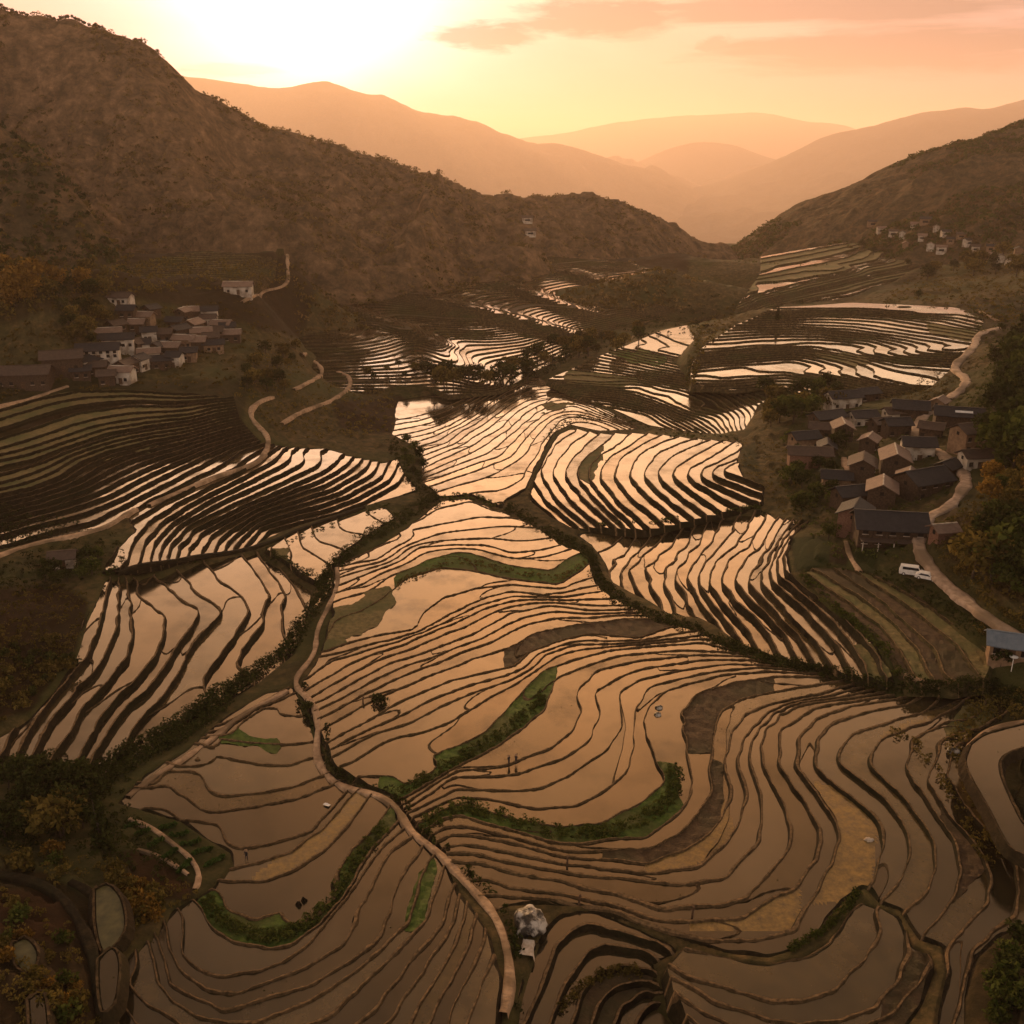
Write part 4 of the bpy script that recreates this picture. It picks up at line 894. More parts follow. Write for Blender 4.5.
TREES = {}
def tree_proto(key, H, crownr, mat, seed, kind='broad', nleaf=620, leaf=.42):
    rng = np.random.default_rng(seed); rnd = random.Random(seed)
    name = {'broad': 'broadleaf_tree', 'tall': 'conifer_tree', 'bush': 'bush'}[kind]
    root = empty(name)
    bl = []
    if kind != 'bush':
        tr = MB(); pts = []; ph = rnd.random() * 6
        th = H * (.62 if kind == 'broad' else .92)
        for i in range(6):
            f = i / 5; pts.append((.05 * H * f * math.sin(ph + f * 2), .05 * H * f * math.cos(ph + f * 1.6), -.4 + (th + .4) * f))
        tr.tube(pts, [.034 * H * (1 - .78 * i / 5) for i in range(6)], 7)
        for k in range(7 if kind == 'broad' else 4):
            f = .40 + .55 * k / 7; a = k * 2.4 + rnd.random(); i = min(4, int(f * 5)); p0 = Vector(pts[i]).lerp(Vector(pts[i + 1]), f * 5 - i)
            L = crownr * (.75 if kind == 'broad' else .4) * (.6 + .5 * rnd.random())
            p1 = p0 + Vector((math.cos(a) * L * .5, math.sin(a) * L * .5, L * .45)); p2 = p0 + Vector((math.cos(a) * L, math.sin(a) * L, L * .75))
            tr.tube([p0, p1, p2], [.013 * H, .009 * H, .004 * H], 5); bl.append((p2, crownr * (.42 + .2 * rnd.random())))
        tr.build('trunk', M['trunk'], root)
    C = []
    if kind == 'broad':
        bl.append((Vector(pts[-1]) + Vector((0, 0, crownr * .35)), crownr * .55)); bl.append((Vector(pts[-1]) - Vector((0, 0, crownr * .1)), crownr * .6))
        for k in range(4):
            a = rnd.random() * 6.3; bl.append((Vector(pts[-1]) + Vector((math.cos(a) * crownr * .6, math.sin(a) * crownr * .6, (rnd.random() - .45) * crownr * .8)), crownr * (.3 + .2 * rnd.random())))
        for p, r in bl: C.append(blob_points(rng, int(nleaf * r ** 2 / sum(q ** 2 for _, q in bl)), p, (r, r, r * .8)))
    elif kind == 'tall':
        for k in range(11):
            f = k / 10; r = crownr * (1 - f) ** .75 * (.85 + .3 * rnd.random()) + .12
            C.append(blob_points(rng, max(14, int(nleaf * (1 - f * .8) / 8)), (.05 * H * f, 0, H * (.14 + .84 * f)), (r, r, H * .07), .3))
    else:
        for k in range(6):
            a = rnd.random() * 6.3; q = rnd.random() * crownr * .65; r = crownr * (.35 + .3 * rnd.random())
            C.append(blob_points(rng, nleaf // 6, (math.cos(a) * q, math.sin(a) * q, H * (.25 + .4 * rnd.random())), (r, r, r * .8)))
    C = np.concatenate(C)
    # clumps: each leaf takes the tone of the spray it belongs to
    v = np.clip(.5 + .55 * vnoise(C[:, 0] / .9 + seed, C[:, 1] / .9 + C[:, 2] / .8, seed) + .25 * rng.standard_normal(len(C)), 0, 1)
    V = leaf_quads(C, leaf, rng)
    cr = mesh_np('crown' if kind != 'bush' else 'foliage', V, quads_idx(len(C)), mat=M[mat], parent=root, attrs={'var': v})
    if kind == 'bush':
        st = MB()
        for k in range(5):
            a = k * 1.3; st.tube([(0, 0, -.3), (math.cos(a) * crownr * .25, math.sin(a) * crownr * .25, H * .35), (math.cos(a) * crownr * .5, math.sin(a) * crownr * .5, H * .7)], [.05, .035, .015], 5)
        st.build('stem', M['trunk'], root)
    TREES[key] = [root, False, H]
for k, (mt, H, r) in enumerate([('leaf_dark', 8, 3.0), ('leaf_dark', 9.5, 3.1), ('leaf_green', 8, 3.2), ('leaf_green', 6.5, 2.7), ('leaf_olive', 7.5, 2.9), ('leaf_olive', 6, 2.6), ('leaf_gold', 7, 2.8), ('leaf_gold', 6, 2.5)]):
    tree_proto(f'{mt}{k % 2}', H, r, mt, 100 + k)
tree_proto('tall0', 11, 2.0, 'leaf_dark', 140, 'tall', 800, .5); tree_proto('tall1', 8, 1.5, 'leaf_dark', 141, 'tall', 600, .45)
for k, mt in enumerate(('leaf_dark', 'leaf_green', 'leaf_olive', 'leaf_gold')): tree_proto('bush_' + mt, 1.8, 1.5, mt, 150 + k, 'bush', 260, .26)

CL = [(project(v[:, 0], v[:, 1], v[:, 2]), v[:, 1]) for v, w_ in CLEAR]
CLX = np.concatenate([c[0][0] for c in CL]); CLY = np.concatenate([c[0][1] for c in CL]); CLD = np.concatenate([c[1] for c in CL])
def blocks(p, h, r):
    """would a plant here stand on, or hide, a road or path"""
    px, py = project(p[0], p[1], p[2]); sc = F / max(30.0, math.hypot(p[1], p[2] - CAMZ)); top = py - h * sc * .9
    return bool(((np.abs(CLX - px) < r * sc) & (CLY < py + 1.5) & (CLY > top) & (CLD > p[1] - 3)).any())
def place_tree(key, p, h, rz, label, group, cat='tree'):
    root, used, H = TREES[key]
    t = root if not used else copy_tree(root); TREES[key][1] = True
    s = h / H; t.location = p; t.rotation_euler = (0, 0, rz); t.scale = (s * random.uniform(.9, 1.12), s * random.uniform(.9, 1.12), s)
    tag(t, label, cat, group); return t
def in_poly(poly, n, rng, mind=0):
    p = np.array(P(poly)); lo, hi = p.min(0), p.max(0); out = []; tries = 0
    while len(out) < n and tries < 400:
        tries += 1; q = lo + rng.random((40, 2)) * (hi - lo)
        for c in q[sd_poly(q[:, 0], q[:, 1], p) > 0]:
            if len(out) < n and all((c[0] - o[0]) ** 2 + (c[1] - o[1]) ** 2 > mind * mind for o in out): out.append(c)
        mind *= .985
    return np.array(out)
def on_hill(key, px, py, y0, y1):
    Ys = np.linspace(y0, y1, 1200); dx, fy, dz = ray(px, py); t = Ys / fy
    x = dx * t; z = CAMZ + dz * t; h = hz(key, x, Ys); hit = z <= h
    if not hit.any(): return None
    k = hit.argmax(); return (float(x[k]), float(Ys[k]), float(h[k]))

GROVES = [
 ('leaf_dark,leaf_dark,leaf_green', '972,352 1030,335 1035,470 990,478 978,430 968,385', 34, 9, 13, 'dark broadleaf tree in the grove above the bends of the village road', 'trees above the road bends'),
 ('leaf_dark,leaf_green,leaf_olive', '765,398 800,388 838,392 838,410 800,425 768,428', 18, 8, 8.5, 'dark bushy tree in the clump behind the roofs at the terrace edge', 'trees behind the village roofs'),
 ('leaf_dark,leaf_dark,leaf_green,leaf_olive', '942,545 975,525 1030,545 1035,640 1010,630 975,600 950,575', 30, 9, 9.5, 'dark tree on the steep bank under the curving road', 'trees under the curving road'),
 ('leaf_olive,leaf_gold,leaf_green', '950,470 1035,470 1035,520 990,525 955,505', 16, 9, 5.5, 'olive brown tree on the slope east of the village road', 'trees east of the village road'),
 ('leaf_dark,leaf_green', '790,445 850,440 850,500 800,520 785,480', 20, 9, 6, 'small dark tree in a garden between the village houses', 'garden trees in the village'),
 ('leaf_dark', '0,785 45,782 105,797 95,835 30,850 0,850', 22, 10, 5.5, 'nearly black tree in the thicket where the stream leaves the slope', 'trees of the dark thicket'),
 ('leaf_dark,leaf_dark,leaf_green', '20,562 60,568 100,552 100,582 40,588', 12, 9, 4.6, 'dark round tree in the short row beside the white hut', 'trees beside the white hut'),
 ('leaf_gold,leaf_olive,leaf_gold', '0,248 40,252 70,262 100,278 70,300 0,315', 24, 9, 9, 'yellow brown tree in the wood over the left village', 'autumn trees over the left village'),
 ('leaf_olive,leaf_dark', '55,292 105,290 115,330 85,355 60,330', 16, 9, 7, 'olive tree on the terraced slope west of the left village', 'trees west of the left village'),
 ('leaf_dark,leaf_olive', '235,385 265,345 300,345 305,392 270,398', 18, 8, 6, 'shadowy tree on the knoll beside the left village', 'trees on the knoll'),
 ('leaf_dark,leaf_olive,leaf_dark', '428,382 500,372 560,345 640,333 640,345 560,370 520,385 440,395', 36, 8, 9, 'dark tree in the wooded gully between the two terrace slopes', 'trees in the gully'),
 ('leaf_dark,leaf_green', '400,445 412,440 428,478 415,487 400,465', 9, 7, 4.5, 'dark tree over the stream where the paddies meet', 'trees over the stream'),
 ('leaf_dark,leaf_dark,leaf_olive', '835,240 900,240 1030,258 1035,285 985,275 925,285 890,262', 28, 8, 12, 'dark tree in the woods below the far hillside village', 'trees below the far village'),
 ('leaf_olive,leaf_dark', '360,372 430,362 440,378 375,385', 8, 8, 5, 'low tree on the dry rim over the terraces', 'trees on the dry rim'),
]
rng = np.random.default_rng(21)
for keys, poly, nn, mind, h, lab, grp in GROVES:
    ks = keys.split(','); pts = in_poly(poly, nn, rng, mind); W = on_ground(pts[:, 0], pts[:, 1])
    W = [p for p in W if not blocks(p, h, h * .38)]
    for k, p in enumerate(W): place_tree(ks[k % len(ks)] + str(int(rng.integers(2))), tuple(p - [0, 0, .3]), h * rng.uniform(.75, 1.3), rng.uniform(0, 6.3), lab, grp)
def single(key, px, py, h, lab, cat='tree', grp=None):
    p = on_ground(px, py)[0]; place_tree(key, tuple(p - [0, 0, .3]), h, rng.uniform(0, 6.3), lab, grp, cat)
single('leaf_olive1', 61, 838, 7.5, 'round olive tree lit on top, at the edge of the dark thicket')
single('leaf_olive0', 72, 822, 6, 'lower olive tree half hidden beside the round lit one')
single('tall0', 104, 852, 9.5, 'black pointed conifer standing above the vegetable beds')
single('tall1', 777, 320, 7, 'lone dark pointed tree on the far terrace corner')
single('leaf_dark0', 308, 712, 2.6, 'small dark round tree beside the footpath bend')
single('leaf_dark1', 918, 300, 8, 'dark tree at the upper end of the bright far terraces')
single('leaf_dark0', 1002, 332, 5, 'round tree inside the bend of the upper road')
single('leaf_green0', 828, 540, 5, 'bushy tree leaning on the reddish house by the green field')
single('leaf_dark1', 1000, 668, 5, 'dark tree beside the blue roofed shed')
single('bush_leaf_dark', 380, 704, 2.2, 'lone dark bush on a bund in the flooded paddies', 'bush')
for keys, poly, nn, lab, grp in [
 ('olive,gold,olive,green', '0,860 60,850 110,880 135,900 110,1024 40,1024 0,960', 40, 'golden brown bush on the rough corner by the small ponds', 'bushes by the small ponds'),
 ('olive,gold', '108,868 128,878 160,905 150,925 120,905', 16, 'yellow bush on the bank between pond and ploughed plot', 'bushes on the bank'),
 ('green,dark', '985,965 1000,945 1030,930 1030,1024 990,1024', 22, 'dark green bush on the mound in the corner by the wide paddy', 'bushes on the corner mound'),
 ('gold,olive', '1000,480 1035,470 1035,530 990,520', 14, 'rust coloured bush on the slope over the brown fields', 'rust bushes'),
 ('olive,dark', '985,745 1040,738 1040,725 1000,738', 8, 'brown bush on the bank of the grey pond', 'bushes at the grey pond'),
 ('dark,olive', '0,640 60,640 80,660 30,705 0,730', 26, 'dark bush on the brown slope left of the paddies', 'bushes on the brown slope')]:
    pts = in_poly(poly, nn, rng, 6); W = on_ground(pts[:, 0], pts[:, 1]); ks = keys.split(',')
    W = [p for p in W if not blocks(p, 1.8, 1.3)]
    for k, p in enumerate(W): place_tree('bush_leaf_' + ks[k % len(ks)], tuple(p - [0, 0, .2]), rng.uniform(1.1, 2.3), rng.uniform(0, 6.3), lab, grp, 'bush')
# trees along the skyline of the big mountain
xs = np.concatenate([np.linspace(2, 28, 9), np.linspace(48, 104, 22), [136, 141, 147, 158], [205, 214, 222, 236]]) + rng.uniform(-1.5, 1.5, 39)
for q in xs:
    for dy in range(-6, 60):
        p = on_hill('left', q, np.interp(q, [0, 30, 50, 75, 105, 140, 160, 175, 200, 230], [8, 18, 21, 20, 31, 37, 50, 69, 87, 103]) + dy, 600, 1250)
        if p: break
    if p: place_tree('leaf_dark' + str(int(rng.integers(2))), (p[0], p[1], p[2] - .4), rng.uniform(2.6, 4.8), rng.uniform(0, 6), 'small dark tree on the skyline of the big left mountain', 'skyline trees')

# ---- ground cover nobody could count: verge scrub along streams and paths, woods on the hills
def scrub(name, W, size, r, per, mat, rng, leafy=.3):
    """W: points on the ground -> one mass of low bushes"""
    W = np.array([p for p in W if p[1] > 450 or not blocks(p, r, r)]); n = len(W); rr = r * (.5 + rng.random(n))
    c = np.repeat(W + np.stack([0 * rr, 0 * rr, rr * .35], 1), per, 0); rad = np.repeat(rr, per)[:, None]
    d = rng.standard_normal((n * per, 3)); d /= np.linalg.norm(d, axis=1)[:, None]; d[:, 2] = np.abs(d[:, 2]) * .9 - .15
    C = c + d * rad * (.6 + .4 * rng.random((n * per, 1)))
    base = np.repeat(rng.random(n), per); v = np.clip(.6 * base + .4 * rng.random(n * per), 0, 1)
    o = mesh_np(name, leaf_quads(C, size, rng), quads_idx(len(C)), mat=M[mat], attrs={'var': v}); tag(o, kind='stuff'); return o
def along(pix, halfw, n, rng, side=0):
    L = smooth_line(P(pix), 14); k = rng.integers(0, len(L) - 1, n); t = rng.random(n)[:, None]; q = L[k] * (1 - t) + L[k + 1] * t
    tn = L[k + 1] - L[k]; tn /= np.linalg.norm(tn, axis=1)[:, None] + 1e-9; off = (rng.random(n) * 2 - 1 + side) * halfw
    q = q + np.stack([-tn[:, 1], tn[:, 0]], 1) * off[:, None]
    return on_ground(q[:, 0], q[:, 1])
STREAMS = [
 ('440,498 420,508 400,520 378,532 352,550 335,566 326,582 318,605 300,628 290,648 270,662 245,680 225,694', 7, 700, .8),
 ('225,694 200,716 170,736 140,752 110,770 80,784 40,790', 12, 700, .9),
 ('506,508 530,520 556,537 580,548 592,560 598,580 620,600 650,616 690,628 730,648 768,660 810,670 850,678 890,690 940,694', 5, 700, .75),
 ('440,500 470,497 500,508', 3, 60, .6), ('545,440 560,425 585,418 620,420 660,432 700,437 740,440', 3, 110, .6), ('598,527 640,530 690,522 760,507', 2.5, 120, .6),
 ('392,440 402,462 420,488 438,500', 6, 120, .9), ('100,574 150,570 200,560 256,548 320,530 390,502', 3, 120, .55),
 ('296,684 302,700 318,725 322,760 345,788 392,798 410,830 440,852 470,884 500,915 512,960 510,1020', 9, 300, .55),
 ('265,552 285,564 310,576 322,586', 5, 70, .7), ('690,325 700,342 688,362 686,388', 4, 60, .8), ('800,575 835,608 874,640 900,676', 4, 90, .8), ('900,685 940,690 985,690 1020,700', 7, 120, .9)]
for pix, hw, nn, r in STREAMS: scrub('undergrowth', along(pix, hw, nn, rng), .22, r, 20, 'leaf_dark' if hw > 4 else 'leaf_green', rng)
for pix, hw, nn, mt in [('205,900 225,922 260,937 292,932 318,915 340,885 358,858 385,828', 6, 330, 'leaf_green'), ('425,824 460,808 495,815 560,833 610,832 650,815 675,790 672,765', 7, 420, 'leaf_green'), ('395,797 440,770 480,748 520,720 545,695', 6, 240, 'leaf_green'),
                        ('395,586 420,574 460,562 510,572 560,578 590,560', 3, 160, 'leaf_olive'), ('790,950 830,925 858,893', 3, 90, 'leaf_green'), ('890,730 930,760 965,820 990,870', 5, 70, 'leaf_olive'), ('558,1010 585,985 615,972 640,975', 5, 70, 'leaf_olive')]:
    scrub('undergrowth', along(pix, hw, nn, rng), .17, .42, 18, mt, rng)
pts = in_poly('-20,590 60,585 90,600 70,660 20,710 -20,740', 260, rng, 2); scrub('undergrowth', on_ground(pts[:, 0], pts[:, 1]), .25, .9, 18, 'leaf_olive', rng)
pts = in_poly('-20,850 60,840 130,870 205,890 150,925 105,960 100,1040 -20,1040', 230, rng, 2); scrub('undergrowth', on_ground(pts[:, 0], pts[:, 1]), .17, .55, 22, 'leaf_olive', rng)
pts = in_poly('-20,760 60,750 130,775 120,800 200,890 60,850 -20,850', 300, rng, 2); scrub('undergrowth', on_ground(pts[:, 0], pts[:, 1]), .2, .7, 22, 'leaf_dark', rng)
pts = in_poly('975,690 1040,690 1040,725 985,735 962,755 1000,840 1010,858 990,850 965,790 945,745', 260, rng, 2); scrub('undergrowth', on_ground(pts[:, 0], pts[:, 1]), .2, .55, 20, 'leaf_olive', rng)
pts = in_poly('780,430 960,395 985,440 960,520 900,560 830,560 780,500', 420, rng, 2); scrub('undergrowth', on_ground(pts[:, 0], pts[:, 1]), .25, .9, 18, 'leaf_green', rng)
pts = in_poly('930,520 1040,470 1040,660 985,640 945,585', 480, rng, 2); scrub('undergrowth', on_ground(pts[:, 0], pts[:, 1]), .28, 1.0, 18, 'leaf_olive', rng)
pts = in_poly('955,300 1040,290 1040,480 985,480 965,390 985,340', 420, rng, 2); scrub('undergrowth', on_ground(pts[:, 0], pts[:, 1]), .35, 1.3, 18, 'leaf_green', rng)
pts = in_poly('-20,500 110,530 130,560 60,590 -20,600', 240, rng, 2); scrub('undergrowth', on_ground(pts[:, 0], pts[:, 1]), .25, .8, 18, 'leaf_dark', rng)
pts = in_poly('290,350 310,380 400,395 395,430 330,445 275,430 235,395 260,350', 320, rng, 2); scrub('undergrowth', on_ground(pts[:, 0], pts[:, 1]), .35, 1.1, 16, 'leaf_olive', rng)
pts = in_poly('-20,330 250,300 300,345 250,385 60,395 -20,410', 420, rng, 2); scrub('undergrowth', on_ground(pts[:, 0], pts[:, 1]), .4, 1.2, 16, 'leaf_olive', rng)
pts = in_poly('-20,245 100,255 280,265 300,290 240,290 100,300 -20,330', 500, rng, 2); scrub('undergrowth', on_ground(pts[:, 0], pts[:, 1]), .6, 2.0, 14, 'leaf_olive', rng)
pts = in_poly('400,345 500,392 640,340 720,325 720,290 600,335 430,385', 170, rng, 2); scrub('undergrowth', on_ground(pts[:, 0], pts[:, 1]), .5, 1.6, 16, 'leaf_dark', rng)
pts = in_poly('686,322 720,315 742,300 735,325 706,345 694,388 684,386 694,345', 120, rng, 2); scrub('undergrowth', on_ground(pts[:, 0], pts[:, 1]), .4, 1.1, 18, 'leaf_olive', rng)
pts = in_poly('880,305 905,280 960,262 1040,270 1040,330 990,322 960,305', 330, rng, 2); scrub('undergrowth', on_ground(pts[:, 0], pts[:, 1]), .5, 1.5, 18, 'leaf_olive', rng)
pts = in_poly('735,440 762,438 800,450 815,510 795,530 765,490 745,475', 160, rng, 2); scrub('undergrowth', on_ground(pts[:, 0], pts[:, 1]), .2, .6, 18, 'leaf_olive', rng)
pts = in_poly('880,400 900,395 960,350 972,350 968,380 930,405', 130, rng, 2); scrub('undergrowth', on_ground(pts[:, 0], pts[:, 1]), .25, .7, 18, 'leaf_olive', rng)
pts = in_poly('815,560 850,575 900,570 960,610 1000,645 985,650 920,600 870,578', 160, rng, 2); scrub('undergrowth', on_ground(pts[:, 0], pts[:, 1]), .18, .5, 18, 'leaf_dark', rng)
def hill_wood(key, nn, y0, y1, x0, x1, r, size, mat, rng, per=16, keep=.0, ns=120):
    x = []; 
    y = y0 + (y1 - y0) * rng.random(nn * 6); t = x0 + (x1 - x0) * rng.random(nn * 6); X = t * y
    m = fbm(X / ns, y / ns, 3, 91) > keep; X, y = X[m][:nn], y[m][:nn]
    z = hz(key, X, y); scrub('forest', np.stack([X, y, z], 1), size, r, per, mat, rng)
hill_wood('left', 5000, 520, 1120, -.6, .22, 2.2, .8, 'leaf_hill', rng, per=16, keep=-.25, ns=60)
hill_wood('left', 3000, 540, 1120, -.6, .22, 2.8, .9, 'leaf_olive', rng, keep=.12, ns=45)
hill_wood('near_left', 900, 470, 620, -.66, -.35, 2.6, 1.1, 'leaf_dark', rng, keep=-.3)
hill_wood('near_left', 300, 470, 620, -.66, -.35, 2.2, 1.0, 'leaf_olive', rng, keep=0)
hill_wood('right', 3600, 820, 1330, .2, .6, 3.0, 1.1, 'leaf_green', rng, keep=-.1)
hill_wood('right', 2200, 820, 1330, .2, .6, 2.6, 1.0, 'leaf_hill', rng, keep=.1)
# ------------------------------------------------------------------ buildings
WALLS = dict(timber=noisy('timber_wall', (.035, .022, .014), (.085, .055, .034), 2, bump=.4), plaster=noisy('plaster_wall', (.42, .36, .29), (.60, .53, .44), .8, c3=(.25, .2, .15), scale2=.4), mud=noisy('mud_wall', (.16, .10, .06), (.26, .17, .10), 1.2, bump=.4), brick=noisy('brick_wall', (.13, .065, .042), (.22, .12, .08), 3, bump=.4))
ROOFS = dict(slate=roof_mat('slate_roof', (.014, .013, .014), (.040, .036, .036)), brown=roof_mat('brown_tile_roof', (.05, .032, .022), (.10, .065, .045)), tan=roof_mat('sunlit_tile_roof', (.15, .095, .065), (.26, .17, .12)), blue=roof_mat('blue_metal_roof', (.10, .13, .16), (.17, .20, .23)))  # tan roof: sunlight on the slopes put into the tile colour
M['dark'] = noisy('dark_opening', (.008, .007, .006), (.016, .013, .011), 2); M['wood'] = noisy('door_wood', (.05, .028, .016), (.11, .065, .036), 3)
M['white'] = noisy('white_paint', (.60, .56, .50), (.78, .74, .68), 1.5, rough=.5); M['glass'] = noisy('car_glass', (.01, .012, .015), (.02, .022, .025), 2, rough=.08, spec=.6)
M['tyre'] = noisy('tyre_rubber', (.012, .012, .012), (.025, .024, .023), 5); M['cloth'] = noisy('dark_cloth', (.012, .012, .018), (.035, .03, .032), 6); M['skin'] = noisy('skin', (.28, .16, .10), (.36, .21, .14), 5)
M['rock'] = noisy('wet_rock', (.012, .010, .008), (.05, .04, .03), 1.3, rough=.5, c3=(.40, .36, .31), scale2=.8, bump=1, bscale=2)
M['palerock'] = noisy('pale_stone', (.34, .27, .20), (.52, .44, .36), 1.5, bump=.6)
M['skylight'] = noisy('pale_sheet', (.55, .52, .48), (.72, .69, .64), 1, rough=.35)

def house(px, py, w, d, h, rot, wall, roof, label, group=None, pitch=.52, storeys=1, nwin=3, porch=False, p=None, detail=True, sheet=False, cat='house'):
    if p is None: p = on_ground(px, py)[0]
    rz = math.radians(rot)
    c, s = math.cos(rz), math.sin(rz)
    zs = [float(gz(p[0] + c * a * w / 2 - s * b * d / 2, p[1] + s * a * w / 2 + c * b * d / 2)) for a in (-1, 0, 1) for b in (-1, 0, 1)] if p[1] < 1500 else [p[2]]
    z0 = max(min(zs), p[2] - 2.0) if detail else p[2]; zt = max(zs) if detail else p[2]
    root = empty('house', (float(p[0]), float(p[1]), z0), rz); tag(root, label, cat, group)
    h = h + min(zt - z0, 2.0) * .7
    rise = d / 2 * pitch
    m = MB(); a, b = w / 2, d / 2
    v = [(-a, -b, -1.5), (a, -b, -1.5), (a, b, -1.5), (-a, b, -1.5), (-a, -b, h), (a, -b, h), (a, b, h), (-a, b, h), (-a, 0, h + rise), (a, 0, h + rise)]
    m.v = v; m.f = [(0, 1, 5, 4), (2, 3, 7, 6), (1, 2, 6, 9, 5), (3, 0, 4, 8, 7), (3, 2, 1, 0)]
    m.build('wall', WALLS[wall], root)
    ov, t = .75, .2; ea, eb = a + ov, b + ov; ez = h - ov * pitch + .04; tz = h + rise + .04
    r = MB()
    prof = [(-eb, ez), (0, tz), (eb, ez), (eb, ez + t), (0, tz + t), (-eb, ez + t)]
    sag = .12
    n = 6
    for i in range(n + 1):
        x = -ea + 2 * ea * i / n; k = sag * (1 - (2 * i / n - 1) ** 2)
        for y, z in prof: r.v.append((x, y, z - k + sag))
    for i in range(n):
        for j in range(6):
            q = i * 6 + j; q2 = i * 6 + (j + 1) % 6; r.f.append((q, q + 6, q2 + 6, q2))
    r.f.append((0, 1, 4, 5)); r.f.append((1, 2, 3, 4)); q = n * 6; r.f.append((q + 5, q + 4, q + 1, q)); r.f.append((q + 4, q + 3, q + 2, q + 1))
    ro = r.build('roof', ROOFS[roof], root)
    if detail:
        MB().box((0, 0, tz + t + .06), (2 * ea - .1, .34, .22)).build('ridge', WALLS['plaster'] if roof == 'tan' else ROOFS[roof], ro)
        if sheet: MB().quad([(-a * .2, -b * .75, h + rise * .25 + t + .10 + sag), (a * .55, -b * .75, h + rise * .25 + t + .10 + sag), (a * .55, -b * .5, h + rise * .5 + t + .12 + sag), (-a * .2, -b * .5, h + rise * .5 + t + .12 + sag)]).build('skylight', M['skylight'], ro)
        MB().box((w * .02, -b - .05, 1.0 + (zt - z0) * .35), (1.3, .12, 2.1)).build('door', M['wood'], root)
        for st in range(storeys):
            zc = min(1.5 + (zt - z0) * .35 + 2.6 * st, h - .75)
            for k in range(nwin):
                x = -a + w * (k + .5) / nwin
                if st == 0 and abs(x - w * .02) < 1.3: continue
                wn = MB().box((x, -b - .03, zc), (1.1, .08, 1.1)).build('window', M['dark'], root)
                MB().box((x, -b - .08, zc - .64), (1.4, .2, .12)).build('sill', WALLS['plaster'], wn)
        wn = MB().box((-a - .03, 0, h - .6), (.08, .9, .9)).build('window', M['dark'], root)
    else:
        MB().box((0, -b - .05, h * .45), (w * .5, .1, h * .35)).build('window', M['dark'], root)
    if porch:
        pr = MB().box((0, -b - 1.3, h * .62), (w * .96, 2.4, .16)).build('porch_roof', ROOFS['brown'], root)
        for k in range(5): MB().tube([(-w * .45 + w * .9 * k / 4, -b - 2.3, -.8), (-w * .45 + w * .9 * k / 4, -b - 2.3, h * .6)], .12, 7).build('post', WALLS['plaster'], root)
        MB().box((0, -b - 2.4, .5), (w, .22, 1.4)).build('porch_wall', WALLS['plaster'], root)
    return root
